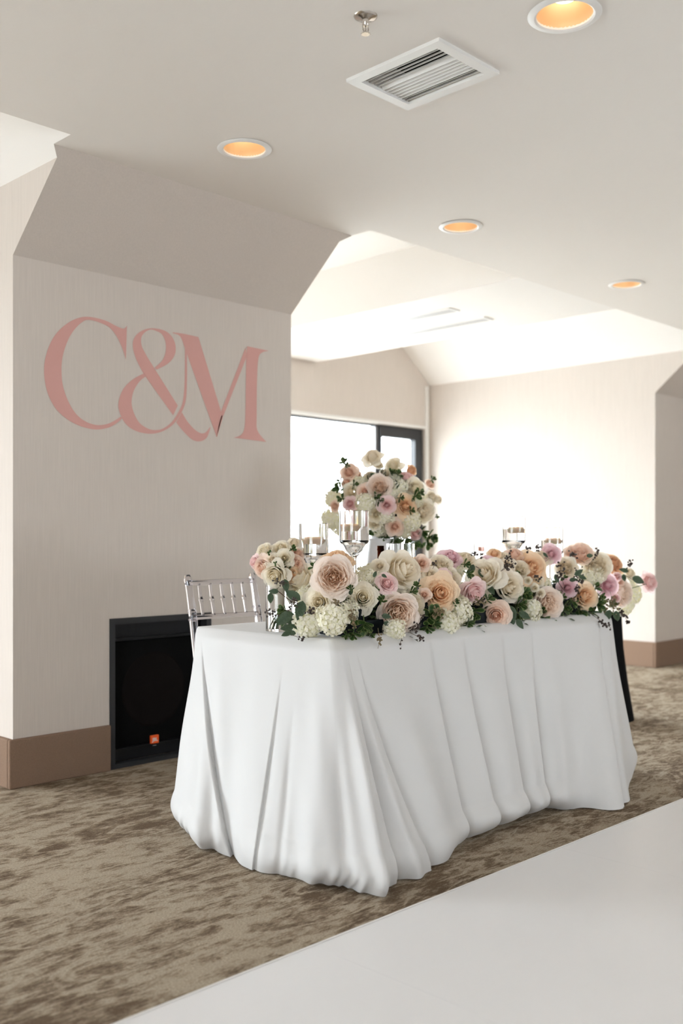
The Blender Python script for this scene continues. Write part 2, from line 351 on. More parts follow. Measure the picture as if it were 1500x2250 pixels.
# ---------------------------------------------------------------- monogram projection: its pink light put in as flat coloured lettering on the pier
def mono():
    root = empty('monogram', on_y(340, 830, YW)); tag(root, 'large pink C&M monogram of projected light on the beige pier face', 'light projection')
    cx = lambda p: (60+p[0]*.38667, 640+p[1]*.38667)
    def ribbon(bm, A, B, n=6):
        A = cat(A, n); B = cat(B, n); prev = None
        for a, b in zip(A, B):
            v = []
            for p in (a, b):
                q = on_y(*cx(p), YW-.0015)-root.location; v.append(bm.verts.new(q))
            if prev: bm.faces.new((prev[0], prev[1], v[1], v[0]))
            prev = v
    bm = bmesh.new()
    ribbon(bm, [(566, 196), (545, 212), (500, 195), (440, 165), (350, 145), (280, 155), (210, 195), (150, 260), (110, 350), (95, 450), (110, 560), (150, 650), (210, 715), (290, 762), (380, 785), (450, 778), (500, 755), (540, 722)],
               [(560, 388), (538, 320), (500, 245), (450, 195), (355, 163), (305, 180), (255, 235), (222, 300), (200, 375), (194, 450), (203, 540), (235, 630), (280, 700), (335, 742), (395, 760), (450, 755), (490, 738), (530, 712)])
    bobj('letter', bm, M['pink'], root)
    bm = bmesh.new()
    ribbon(bm, [(735, 445), (800, 410), (838, 360), (840, 300), (815, 250), (770, 220), (700, 210), (640, 230), (605, 270), (600, 320), (620, 390), (662, 472)],
               [(722, 435), (765, 395), (785, 345), (785, 290), (765, 245), (730, 225), (700, 218), (670, 232), (648, 262), (650, 310), (680, 370), (722, 438)])
    ribbon(bm, [(662, 472), (828, 705)], [(722, 438), (855, 650)], 2)
    ribbon(bm, [(845, 745), (890, 800), (940, 845), (985, 852), (1020, 830), (1041, 775)], [(878, 688), (910, 740), (950, 785), (985, 806), (1012, 802), (1037, 772)])
    ribbon(bm, [(665, 465), (600, 500), (545, 555), (518, 630), (525, 690), (560, 755), (620, 795), (700, 810), (770, 795), (830, 755), (875, 690), (900, 620), (907, 500), (906, 330)],
               [(680, 480), (640, 510), (605, 565), (592, 630), (605, 690), (635, 745), (675, 775), (715, 788), (765, 782), (818, 745), (860, 683), (884, 620), (894, 500), (895, 320)])
    bobj('letter', bm, M['pink'], root)
    bm = bmesh.new()
    ribbon(bm, [(825, 233), (880, 240), (972, 260)], [(827, 239), (868, 256), (893, 318)], 3)
    ribbon(bm, [(893, 318), (1075, 828)], [(972, 260), (1108, 708)], 2)
    ribbon(bm, [(1075, 828), (1098, 690), (1240, 318)], [(1078, 826), (1112, 712), (1246, 372)], 1)
    ribbon(bm, [(1248, 312), (1243, 380), (1241, 500), (1238, 700), (1231, 785), (1210, 818), (1172, 832)], [(1372, 338), (1330, 350), (1312, 385), (1305, 500), (1303, 700), (1307, 790), (1358, 856)])
    bobj('letter', bm, M['pink'], root)
mono()

# ---------------------------------------------------------------- ceiling fittings
def downlight(px, py, label):
    p = on_z(px, py, CZ); root = empty('recessed_light', (p.x, p.y, CZ)); tag(root, label, 'ceiling light', 'recessed ceiling lights')
    latheo('trim_ring', [(.088, 0), (.112, -.001), (.115, -.004), (.110, -.008), (.094, -.010), (.088, -.006)], M['ring'], root, 48, closed=True)
    latheo('reflector', [(.089, -.006), (.087, .02), (.078, .06), (.066, .10), (.055, .13)], M['gold'], root, 48)
    latheo('bulb', [(.040, .128), (.040, .056), (.036, .049), (0, .047)], M['bulb'], root, 32)
# openings for the reflectors are cut through the slab
cut = bpy.data.meshes.new('c')
lights = [((537, 326), 'left recessed light with gold reflector nearest the beige pier'), ((1012, 497), 'middle recessed light with gold reflector, right of the bright ceiling opening'),
          ((1376, 624), 'farthest recessed light with gold reflector, at the right'), ((1240, 30), 'nearest recessed light with visible lit bulb, beside the square vent')]
ceil_o = bpy.data.objects['ceiling']; bmc = bmesh.new()
for (px, py), lab in lights:
    downlight(px, py, lab); p = on_z(px, py, CZ); bmesh.ops.create_cone(bmc, cap_ends=True, segments=40, radius1=.0885, radius2=.0885, depth=.5, matrix=Matrix.Translation((p.x, p.y, CZ+.05)))
# square vent cavity
VC = [on_z(963, 82, CZ), on_z(1094, 154, CZ), on_z(896, 236, CZ), on_z(766, 176, CZ)]
vx0 = (VC[0].x+VC[3].x)/2; vx1 = (VC[1].x+VC[2].x)/2
vx0, vx1 = min(v.x for v in VC), max(v.x for v in VC); vy0, vy1 = min(v.y for v in VC), max(v.y for v in VC)
box(bmc, vx0+.036, vx1-.036, vy0+.036, vy1-.036, CZ-.1, CZ+.14)
me = bpy.data.meshes.new('cutter'); bmesh.ops.recalc_face_normals(bmc, faces=bmc.faces[:]); bmc.to_mesh(me); bmc.free(); cutter = bpy.data.objects.new('cutter', me); C.objects.link(cutter)
bm = bmesh.new(); bm.from_mesh(ceil_o.data); bmesh.ops.recalc_face_normals(bm, faces=bm.faces[:]); bm.to_mesh(ceil_o.data); bm.free()
md = ceil_o.modifiers.new('holes', 'BOOLEAN'); md.operation = 'DIFFERENCE'; md.object = cutter; md.solver = 'EXACT'; md.use_self = True
dg = bpy.context.evaluated_depsgraph_get(); nm = bpy.data.meshes.new_from_object(ceil_o.evaluated_get(dg)); ceil_o.modifiers.clear(); ceil_o.data = nm
bpy.data.objects.remove(cutter)
# vent
vr = empty('ceiling_vent', ((vx0+vx1)/2, (vy0+vy1)/2, CZ)); tag(vr, 'square white ceiling air vent with dark slots', 'vent')
vl = (-(vx0+vx1)/2, -(vy0+vy1)/2, -CZ)
bm = bmesh.new(); b_ = .038
box(bm, vx0, vx1, vy0, vy0+b_, CZ-.012, CZ); box(bm, vx0, vx1, vy1-b_, vy1, CZ-.012, CZ); box(bm, vx0, vx0+b_, vy0+b_, vy1-b_, CZ-.012, CZ); box(bm, vx1-b_, vx1, vy0+b_, vy1-b_, CZ-.012, CZ)
bobj('vent_frame', bm, M['vent'], vr).location = vl
boxo('duct', (vx0+b_, vx1-b_, vy0+b_, vy1-b_, CZ+.10, CZ+.135), M['ventdark'], vr).location = vl
NS = 13
for i in range(NS):          # slats run along Y, tilted; the first few are turned the other way
    xx = lerp(vx0+b_, vx1-b_, (i+.5)/NS); wd = (vx1-vx0-2*b_)/NS
    bm = bmesh.new(); tl = .5 if i < 5 else (1 if i > 10 else -1); hh = .0055 if i < 5 else .012
    a = [(xx-hh*.5*tl-.001, -hh*.7), (xx-hh*.5*tl+.001, -hh*.7), (xx+hh*.5*tl+.001, hh*.7), (xx+hh*.5*tl-.001, hh*.7)]
    vs = [bm.verts.new((q[0], yy, CZ+.004+q[1])) for yy in (vy0+b_, vy1-b_) for q in a]
    for f in ((0, 1, 2, 3), (7, 6, 5, 4), (0, 4, 5, 1), (1, 5, 6, 2), (2, 6, 7, 3), (3, 7, 4, 0)): bm.faces.new([vs[j] for j in f])
    bobj('slat', bm, M['vent'], vr).location = vl
# linear slot diffusers in the far soffit
for k, (pa, pb) in enumerate((((715, 733), (1008, 681)), ((800, 748), (1080, 700)))):
    a, b = on_z(*pa, CZ), on_z(*pb, CZ); xx = (a.x+b.x)/2; y0, y1 = min(a.y, b.y), max(a.y, b.y)
    r = empty('slot_diffuser', (xx, (y0+y1)/2, CZ)); tag(r, ('long white slot air diffuser, left one of two in the far soffit', 'long white slot air diffuser, right one of two in the far soffit')[k], 'vent', 'slot diffusers')
    boxo('diffuser_frame', (-.06, .06, -(y1-y0)/2, (y1-y0)/2, -.008, 0), M['vent'], r)
    for q in (-.03, .0, .03): boxo('slot', (q-.006, q+.006, -(y1-y0)/2+.02, (y1-y0)/2-.02, -.0095, -.007), M['gasket'], r)
# sprinkler
p = on_z(803, 36, CZ); r = empty('fire_sprinkler', (p.x, p.y, CZ)); tag(r, 'small chrome fire sprinkler head on the ceiling', 'sprinkler')
latheo('escutcheon', [(0, -.012), (.012, -.012), (.018, -.008), (.030, -.006), (.037, -.002), (.038, 0)], M['chrome'], r, 32)
bm = bmesh.new(); lathe(bm, [(0, 0), (.011, 0), (.011, -.028), (.008, -.032), (0, -.032)], 20)
for s in (-1, 1): tube(bm, [(.009*s, 0, -.028), (.013*s, 0, -.036), (.011*s, 0, -.046), (.004*s, 0, -.052)], .002, 6)
tube(bm, [(0, 0, -.03), (0, 0, -.052)], .0025, 8); bobj('frame_arms', bm, M['chrome'], r, smooth=True)
bm = bmesh.new(); lathe(bm, [(0, -.052), (.009, -.052), (.013, -.055), (.013, -.057), (0, -.057)], 20); bobj('deflector', bm, M['chrome'], r)
for k in range(10):
    a = 2*PI*k/10; o = boxo('tooth', (.011, .016, -.0014, .0014, -.0565, -.055), M['chrome'], r); o.rotation_euler = (0, 0, a)

# ---------------------------------------------------------------- loudspeaker in the niche
r = empty('loudspeaker', ((NX0+NX1)/2, YW+.02, 0)); tag(r, 'black loudspeaker with orange badge set in the wall niche', 'loudspeaker')
lw = NX1-NX0
bm = bmesh.new(); f0 = .030
for d in ((-lw/2, lw/2, -.025, .03, NZ-f0, NZ), (-lw/2, -lw/2+f0, -.025, .03, 0, NZ-f0), (lw/2-f0, lw/2, -.025, .03, 0, NZ-f0), (-lw/2+f0, lw/2-f0, -.025, .03, 0, .02)): box(bm, *d)
hx = lw/2
quads('recess_box', [[(-hx, -.02, 0), (-hx, .40, 0), (-hx, .40, NZ), (-hx, -.02, NZ)], [(hx, -.02, 0), (hx, .40, 0), (hx, .40, NZ), (hx, -.02, NZ)],
        [(-hx, -.02, NZ), (hx, -.02, NZ), (hx, .40, NZ), (-hx, .40, NZ)], [(-hx, .40, 0), (hx, .40, 0), (hx, .40, NZ), (-hx, .40, NZ)]], M['bplastic'], r)
bobj('surround', bm, pbr('charcoal_surround', (.022, .023, .026), .6), r)
boxo('cabinet', (-lw/2+f0, lw/2-f0, .04, .36, .02, NZ-f0-.003), M['bplastic'], r)
boxo('grille', (-lw/2+f0+.02, lw/2-f0-.02, .024, .04, .09, NZ-.12), M['grille'], r, .006)
boxo('lip', (-lw/2+f0, lw/2-f0, .012, .04, NZ-.115, NZ-.105), M['bplastic'], r); boxo('lip', (-lw/2+f0, lw/2-f0, .012, .04, .075, .085), M['bplastic'], r)
o = latheo('woofer', [(.19, 0), (.18, .004), (.17, .001), (.10, -.0), (.08, .003), (.05, .006), (0, .007)], M['cone'], r, 48, (-.02, .024, .36)); o.rotation_euler = (PI/2, 0, 0)
bp_ = on_y(341, 1625, YW+.03); bx, bz = bp_.x-(NX0+NX1)/2, bp_.z
boxo('badge', (bx-.024, bx+.024, .012, .024, bz-.024, bz+.022), M['orange'], r, .002)
tx = bpy.data.curves.new('badge_lettering', 'FONT'); tx.body = 'JBL'; tx.size = .024; tx.align_x = 'CENTER'; tx.align_y = 'CENTER'; tx.offset = .0006; tx.extrude = .0004
to = bpy.data.objects.new('tmp', tx); C.objects.link(to); dg = bpy.context.evaluated_depsgraph_get(); me = bpy.data.meshes.new_from_object(to.evaluated_get(dg)); bpy.data.objects.remove(to)
o = mk('badge_lettering', me, M['white'], r); o.location = (bx, .0113, bz); o.rotation_euler = (PI/2, 0, 0)
boxo('badge_tab', (bx-.010, bx+.010, .014, .024, bz-.031, bz-.024), M['white'], r, .001)

# ---------------------------------------------------------------- table and cloth
TX0, TX1, TY0, TY1, TZ = 2.495, 4.40, 2.52, 3.285, .762
tb = empty('folding_table', ((TX0+TX1)/2, (TY0+TY1)/2, 0)); tag(tb, 'long folding table hidden under the white tablecloth', 'table')
o = boxo('tabletop', (TX0+.01, TX1-.01, TY0+.01, TY1-.01, TZ-.03, TZ-.003), M['wood'], tb); o.location = (-(TX0+TX1)/2, -(TY0+TY1)/2, 0)
for sx in (-1, 1):
    for sy in (-1, 1):
        bm = bmesh.new(); tube(bm, [(sx*.75, sy*.28, 0), (sx*.75, sy*.28, TZ-.03)], .015, 12); bobj('leg', bm, M['gasket'], tb)
KEYS = [  # (top x, top y, floor x, floor y, bubble)
    (4.40, 3.285, 4.50, 3.33, 0), (3.5, 3.285, 3.5, 3.32, 0), (2.75, 3.285, 2.72, 3.32, .0), (2.495, 3.285, 2.45, 3.33, .01), (2.495, 3.22, 2.28, 3.10, .04), (2.495, 3.12, 2.19, 2.88, .04),
    (2.495, 3.02, 2.21, 2.74, .02), (2.495, 2.90, 2.18, 2.58, .02), (2.495, 2.75, 2.20, 2.44, .03), (2.495, 2.63, 2.22, 2.32, .04), (2.495, 2.54, 2.25, 2.20, .04), (2.515, 2.52, 2.30, 2.12, .03),
    (2.57, 2.52, 2.42, 2.13, .02), (2.70, 2.52, 2.66, 2.17, .01), (2.92, 2.52, 2.88, 2.22, .03), (3.16, 2.52, 3.10, 2.235, .04), (3.42, 2.52, 3.33, 2.24, .05), (3.68, 2.52, 3.50, 2.245, .05),
    (3.92, 2.52, 3.62, 2.20, .02), (4.16, 2.52, 3.80, 2.11, 0), (4.36, 2.52, 4.08, 2.24, 0), (4.40, 2.56, 4.48, 2.43, .02), (4.40, 2.80, 4.52, 2.72, .03), (4.40, 3.285, 4.50, 3.33, 0)]
FOLDS = [ # (u_top, u_bot, width, amp, v0, kind)
    (3.6, 6.1, .35, -.045, .02, 'step'), (3.1, 3.6, .5, .03, .1, 'ridge'), (4.4, 4.8, .35, .03, .25, 'ridge'), (4.9, 5.4, .22, -.03, .5, 'ridge'),
    (8.0, 7.05, .20, -.018, .10, 'step'), (8.5, 7.8, .12, -.010, .2, 'ridge'), (6.6, 6.5, .35, .02, .3, 'ridge'), (9.4, 8.9, .4, .02, .1, 'ridge'), (10.2, 9.9, .25, -.02, .25, 'ridge'),
    (11.2, 11.3, .30, .045, .02, 'ridge'), (11.6, 12.1, .22, -.045, .05, 'step'), (12.1, 12.9, .28, -.045, .05, 'step'), (11.9, 12.5, .15, .03, .15, 'ridge'),
    (13.1, 13.4, .35, .025, .15, 'ridge'), (14.35, 14.25, .40, -.055, .0, 'step'), (15.2, 15.15, .38, -.057, .0, 'step'), (16.25, 16.0, .40, -.060, .0, 'step'), (15.75, 15.6, .25, .018, .2, 'ridge'),
    (17.15, 16.8, .38, -.050, .0, 'step'), (16.7, 16.35, .2, .018, .25, 'ridge'), (17.9, 17.5, .25, .024, .1, 'ridge'), (18.6, 18.2, .3, -.03, .2, 'ridge'), (19.5, 19.1, .30, -.055, .0, 'step'), (19.9, 19.6, .3, .03, .1, 'ridge'), (20.5, 20.3, .3, -.03, .1, 'ridge')]
def build_cloth():
    SUB = 34; NR = 110
    K = cat(KEYS, SUB); n = len(K)-1; rows = []; me = bpy.data.meshes.new('tablecloth'); V = []; F = []
    cx, cy = (TX0+TX1)/2, (TY0+TY1)/2
    for r in range(NR+1):
        v = r/NR
        for c in range(n):
            u = c/SUB; tx_, ty_, fx, fy, bub = K[c]
            tx_ = max(TX0, min(TX1, tx_)); ty_ = max(TY0, min(TY1, ty_))
            dx, dy = fx-tx_, fy-ty_; L_ = math.hypot(dx, dy)+1e-6; nx, ny = dx/L_, dy/L_
            # profile: rolls over the edge, hangs with a slight belly, rolls under at the floor
            g = (.10*sstep(v, 0, .06) + .90*(v**1.12)) if v > 0 else 0
            ex = .006*sstep(v, 0, .02)
            o = g*1.0
            z = TZ+.004-.004*sstep(v, 0, .02) - (TZ-.004)*max(0, v-.012)/.988*1.0
            under = 0
            if bub > 0 and v > .84:
                q = (v-.84)/.16
                under = bub*(math.sin(q*PI)*.8) - bub*1.9*q**2.5
            d = ex+under
            for ut, ub, wd, am, v0, kind in FOLDS:
                uf = lerp(ut, ub, v); x = (u-uf)/wd
                if abs(x) > 4: continue
                a = am*sstep(v, v0, v0+.55)
                d += a*math.exp(-x*x) if kind == 'ridge' else a*(math.exp(-x*1.1) if x > 0 else math.exp(-(x*9)**2))
            d += .006*v*math.sin(u*3.3+3*v)+.0025*v*math.sin(u*7.7-5*v+1)
            if v > .86 and bub:
                q = (v-.86)/.14; pk = sstep(bub, .005, .04)
                loc_ = .15+.85*max(math.exp(-((u-4.0)/.55)**2), .6*math.exp(-((u-9.9)/.9)**2), .6*math.exp(-((u-12.4)/.3)**2))
                d += q*pk*loc_*(.012*math.sin(u*9+2+2*math.sin(u*2.3))+.011*math.sin(u*15.7+5*q+1.5*math.sin(u*3.1)))
            z0 = max(z, .004)
            if bub == 0: z0 = max(z0, .012)
            V.append((tx_+dx*o+nx*d, ty_+dy*o+ny*d, z0))
    for r in range(NR):
        for c in range(n):
            a = r*n+c; b = r*n+(c+1) % n; F.append((a, b, b+n, a+n))
    # top: concentric rings toward a centre line so that the top is gently uneven
    prev = 0; NT = 6
    for k in range(1, NT+1):
        s = 1-k/NT*.98
        for c in range(n):
            x, y, z = V[c]; V_ = (cx+(x-cx)*s, cy+(y-cy)*s, TZ+.004+.0012*math.sin(x*9*s+y*7)*(1 if k < NT else 0)); V.append(V_)
    base = (NR+1)*n
    for k in range(NT):
        A = 0 if k == 0 else base+(k-1)*n; B = base+k*n
        for c in range(n): c2 = (c+1) % n; F.append((B+c, B+c2, A+c2, A+c))
    F.append([base+(NT-1)*n+c for c in range(n)])
    me.from_pydata(V, [], F); o = mk('tablecloth', me, M['cloth'], None, 'all')
    tag(o, 'floor-length white tablecloth draped and pooling around the table', 'tablecloth'); return o
build_cloth()

# ================================================================ CHAIR (clear acrylic)
def chair():
    r = empty('banquet_chair', (2.90, 3.60, 0)); tag(r, 'clear acrylic slat-back chair behind the left end of the table', 'chair')
    a = on_y(411, 1264, 3.70)-r.location; b = on_y(553, 1260, 3.70)-r.location
    xa, xb = a.x, b.x; zt = a.z
    def post(x, name='back_post'):
        bm = bmesh.new(); pts = [(x, .10, zt), (x, .095, zt-.02), (x, .085, zt-.06), (x, .055, zt-.20), (x, .03, .60), (x, -.01, .45), (x, .02, .25), (x, .07, .012)]
        rad = [.013, .019, .0165, .0185, .0165, .018, .016, .014]
        pts2 = cat([p+(q,) for p, q in zip(pts, rad)], 4); tube(bm, [p[:3] for p in pts2], [p[3] for p in pts2], 14)
        for zz in (zt-.16, zt-.20, .52): 
            yy = .10-(zt-zz)*.20; lathe(bm, [(.0175, -.006), (.0205, 0), (.0175, .006)], 14, (x, yy, zz))
        bobj(name, bm, M['acrylic'], r, smooth=True)
    post(xa); post(xb)
    def rail(z, y, rr): 
        bm = bmesh.new(); tube(bm, [(xa, y, z), ((xa+xb)/2, y+.012, z), (xb, y, z)], rr, 12); bobj('back_rail', bm, M['acrylic'], r, smooth=True)
    rail(zt-.035, .092, .0125); rail(zt-.190, .062, .0115); rail(.60, .03, .0105)
    for k in range(5):
        x = lerp(xa, xb, (k+1)/6); bm = bmesh.new()
        prof = [(.0065, 0), (.0075, .2), (.0085, .42), (.012, .5), (.0085, .58), (.0075, .8), (.0065, 1)]
        p0, p1 = Vector((x, .066, zt-.185)), Vector((x, .098, zt-.04)); pts = cat([tuple(p0.lerp(p1, t))+(q,) for q, t in prof], 3)
        tube(bm, [p[:3] for p in pts], [p[3] for p in pts], 10); bobj('spindle', bm, M['acrylic'], r, smooth=True)
    sx0, sx1 = xa-.005, xb+.005
    boxo('seat', (sx0, sx1, -.25, .07, .43, .455), M['acrylic'], r, .008)
    for x in (sx0+.02, sx1-.02):
        bm = bmesh.new(); tube(bm, [(x, -.23, .43), (x, -.235, .22), (x, -.24, .012)], [.018, .015, .014], 12); bobj('front_leg', bm, M['acrylic'], r, smooth=True)
        bm = bmesh.new(); tube(bm, [(x, -.235, .20), (x, .03, .20)], .009, 8); bobj('stretcher', bm, M['acrylic'], r, smooth=True)
    bm = bmesh.new(); tube(bm, [(sx0+.02, -.235, .24), (sx1-.02, -.235, .24)], .009, 8); bobj('stretcher', bm, M['acrylic'], r, smooth=True)
chair()

# ================================================================ CANDLE HOLDERS, BOTTLES
TT = TZ+.0055
def candle_holder(px, py, t, label, wax=(0, 0), kind='float'):
    """px,py = middle of the rim; the foot stands on the table top."""
    p = at(px, py, t); h = p.z-TT; root = empty('candle_holder', (p.x, p.y, TT)); tag(root, label, 'candle holder', 'stemmed glass candle holders')
    R0 = .0585; bb = h-.125
    prof = [(0, 0), (.048, 0), (.050, .003), (.046, .007), (.020, .012), (.0115, .022), (.0095, .05), (.0095, bb-.065), (.014, bb-.055), (.034, bb-.035), (.045, bb-.012), (R0-.002, bb-.002), (R0, bb+.004), (R0, h-.001), (R0-.0015, h),
            (R0-.003, h-.001), (R0-.0035, bb+.008), (.050, bb+.003), (.040, bb-.008), (.028, bb-.028), (.008, bb-.045), (0, bb-.048)]
    latheo('glass_bowl', prof, M['glass'], root, 48)
    lv = bb+.062 if kind == 'float' else bb+.02
    if kind == 'float':
        ri = R0-.0038
        latheo('water', [(0, bb-.0465), (.0078, bb-.0435), (.0276, bb-.0272), (.0394, bb-.0075), (.0494, bb+.0032), (ri, bb+.0085), (ri, lv), (0, lv)], M['water'], root, 48)
        c = latheo('floating_candle', [(0, -.018), (.028, -.018), (.035, -.008), (.038, .004), (.037, .0085), (.028, .0100), (.010, .008), (0, .0075)], M['wax'], root, 40, (wax[0], wax[1], lv+.001))
        ft = .0085
    else:
        c = latheo('votive_candle', [(0, 0), (.019, 0), (.0195, .038), (.017, .040), (.006, .038), (0, .038)], M['wax'], root, 28, (wax[0], wax[1], bb+.003)); ft = .038
    bm = bmesh.new(); tube(bm, [(0, 0, ft-.001), (.0005, 0, ft+.007)], .0008, 6); bobj('wick', bm, M['dark'], c)
    latheo('flame', [(0, ft+.004), (.0036, ft+.009), (.0046, ft+.015), (.0030, ft+.026), (0, ft+.038)], M['flame'], c, 12)
candle_holder(689, 1150, 3.98, 'medium glass candle holder behind the left end of the garland, leftmost of all', (0, 0))
candle_holder(778, 1122, 3.98, 'tallest glass candle holder on the left, in front of the tall flower arrangement', (-.016, .008))
candle_holder(880, 1194, 4.18, 'short glass candle holder with a votive, right of the amber bottle neck', (-.012, 0), 'votive')
candle_holder(1062, 1195, 4.96, 'short glass candle holder nearly lost against the bright wall, middle of the table', (0, 0), 'votive')
candle_holder(1127, 1134, 4.87, 'tallest glass candle holder on the right half of the table', (.014, -.006))
candle_holder(1210, 1159, 4.97, 'medium glass candle holder at the right behind the mauve rose, rightmost of all', (.004, -.008))
# amber bottle
p = at(836, 1199, 4.42); r = empty('bottle', (p.x, p.y, TT)); tag(r, 'dark amber glass bottle with open neck behind the flowers', 'bottle'); h = p.z-TT
latheo('bottle_body', [(0, .0), (.034, .0), (.036, .004), (.036, h*.52), (.032, h*.60), (.018, h*.76), (.0145, h*.82), (.0142, h-.022), (.0158, h-.020), (.0158, h-.014), (.0145, h-.012), (.0150, h-.003), (.0145, h), (.0115, h), (.0105, h-.01), (.0112, h*.8), (.028, h*.6), (.032, h*.5), (.032, .008), (0, .006)], M['amber'], r, 36)
p = at(1056, 1201, 5.07); r = empty('small_bottle', (p.x, p.y, TT)); tag(r, 'slim clear bottle with copper-coloured cap behind the short candle holder', 'bottle'); h = p.z-TT
latheo('bottle_body', [(0, 0), (.030, 0), (.031, .004), (.031, h*.55), (.014, h*.75), (.013, h-.018), (.010, h-.018), (.011, h*.75), (.028, h*.55), (.028, .006), (0, .005)], M['glass'], r, 28)
latheo('bottle_cap', [(0, h-.019), (.0175, h-.019), (.0175, h-.001), (.0165, h), (0, h)], pbr('copper_cap', (.62, .26, .18), .35, .5), r, 28)

# ================================================================ FLOWER MESHES
def petal_pts(th0, wid, rb, rt, z0, h, curl, ruf, rng, nu=7, nv=8, tmul=1.0, point=.0, close=0):
    V = []; T = []; ph = rng.uniform(0, 6.28); skew = rng.uniform(-.06, .06)
    for j in range(nv):
        v = j/(nv-1)
        for i in range(nu):
            u = -1+2*i/(nu-1)
            vv = v*(1-.26*abs(u)**2.6)
            r_ = rb+(rt-rb)*math.sin(min(1, vv)*PI/2)**.75
            z = z0+(h-z0)*vv**1.15
            if close: r_ *= 1-close*max(0, (vv-.45)/.55)**1.5
            k = max(0, (vv-.62)/.38); r_ += curl*k*k+point*k*k*(1-abs(u)); z -= curl*.75*k**2.2
            th = th0+u*wid*(.45+.55*min(1, v*2.2))
            r_ += .035*u*rt+ruf*v*v*math.sin(u*4.2+ph)+.012*math.sin(9*v+ph)
            z += ruf*.6*v*v*math.cos(u*5.1+ph*1.7)+skew*u*v
            V.append((r_*math.cos(th), r_*math.sin(th), z)); T.append(.55*tmul+.38*v+.12)
    F = [(j*nu+i, j*nu+i+1, (j+1)*nu+i+1, (j+1)*nu+i) for j in range(nv-1) for i in range(nu-1)]
    return V, F, T
def build_mesh(name, parts):
    V = []; F = []; T = []
    for v, f, t in parts:
        b = len(V); V += v; T += t; F += [tuple(b+i for i in q) for q in f]
    me = bpy.data.meshes.new(name); me.from_pydata(V, [], F)
    a = me.attributes.new('t', 'FLOAT', 'POINT'); a.data.foreach_set('value', [min(1, max(0, x)) for x in T])
    me.polygons.foreach_set('use_smooth', [True]*len(me.polygons)); me.materials.append(None); me.update(); return me
def layers_mesh(layers, rng, z0=-.62):
    out = []; off = 0
    for n, rt, h, curl, wid, ruf, tm in layers:
        off += rng.uniform(.5, 1.3)
        for k in range(n):
            out.append(petal_pts(off+2*PI*k/n+rng.uniform(-.12, .12), wid, .03+.25*rt, rt*rng.uniform(.96, 1.04), z0+.08*(1-rt), h+rng.uniform(-.03, .03), curl*rng.uniform(.8, 1.2), ruf, rng, tmul=tm, close=max(0, .75-rt*1.9), point=.05*rt))
    b_ = []; T = []; F = []
    for j, (r_, z) in enumerate([(.10, -.3), (.09, 0), (.085, layers[0][2]-.12), (.05, layers[0][2]-.04)]):
        for k in range(8): b_.append((r_*math.cos(k*PI/4), r_*math.sin(k*PI/4), z)); T.append(.1+.1*j)
    b_.append((0, 0, layers[0][2])); T.append(.4)
    for j in range(3): F += [(j*8+k, j*8+(k+1) % 8, j*8+8+(k+1) % 8, j*8+8+k) for k in range(8)]
    F += [(24+k, 24+(k+1) % 8, 32) for k in range(8)]
    out.append((b_, F, T)); return out
def calyx():
    V = [(0, 0, -.80)]; T = [0]; F = []; V += [(.07*math.cos(k), .07*math.sin(k), -.78) for k in range(6)]; return V, F, T
CLASSIC = [(3, .11, .50, 0, 1.9, .004, .0), (3, .19, .49, .0, 1.5, .008, .1), (3, .27, .46, .02, 1.35, .01, .25), (4, .36, .41, .05, 1.15, .015, .45), (4, .46, .33, .09, 1.08, .02, .6), (5, .56, .23, .14, .95, .025, .8), (5, .66, .11, .20, .9, .03, .95), (5, .74, -.03, .24, .86, .035, 1.0)]
GARDEN = [(3, .08, .16, 0, 1.5, .02, 0), (5, .15, .22, .0, .9, .05, .1), (6, .23, .25, .02, .72, .055, .2), (6, .32, .28, .02, .68, .055, .32), (6, .41, .30, .03, .68, .055, .45), (7, .50, .31, .03, .6, .05, .6), (6, .60, .31, .05, .7, .04, .75), (6, .70, .28, .08, .74, .035, .9), (6, .79, .19, .14, .74, .035, 1)]
BUD = [(3, .12, .66, 0, 1.8, .004, .0), (3, .21, .64, .0, 1.4, .01, .2), (3, .30, .60, .02, 1.2, .012, .45), (4, .39, .52, .07, 1.05, .015, .7), (4, .48, .42, .14, .95, .025, .9), (5, .57, .27, .22, .85, .03, 1.0)]
VAR = {}
OUT = {}
for kind, L, n in (('rose', CLASSIC, 3), ('garden', GARDEN, 3), ('bud', BUD, 2)):
    VAR[kind] = []; OUT[kind] = []
    for i in range(n):
        rng = random.Random(31*i+len(L)*7+n); VAR[kind].append(build_mesh(kind+'_bloom', layers_mesh(L, rng)))
    for i in range(3):
        rng = random.Random(77+i)
        a = dict(rose=(0, .86, .03, .82, -.62, -.08, .24, .035), garden=(0, .80, .03, .86, -.60, .06, .16, .035), bud=(0, .80, .03, .62, -.62, .05, .34, .04))[kind]
        OUT[kind].append(build_mesh('outer_petal', [petal_pts(a[0], a[1], .2, a[3], a[4], a[5], a[6], a[7], rng, point=.10)]))
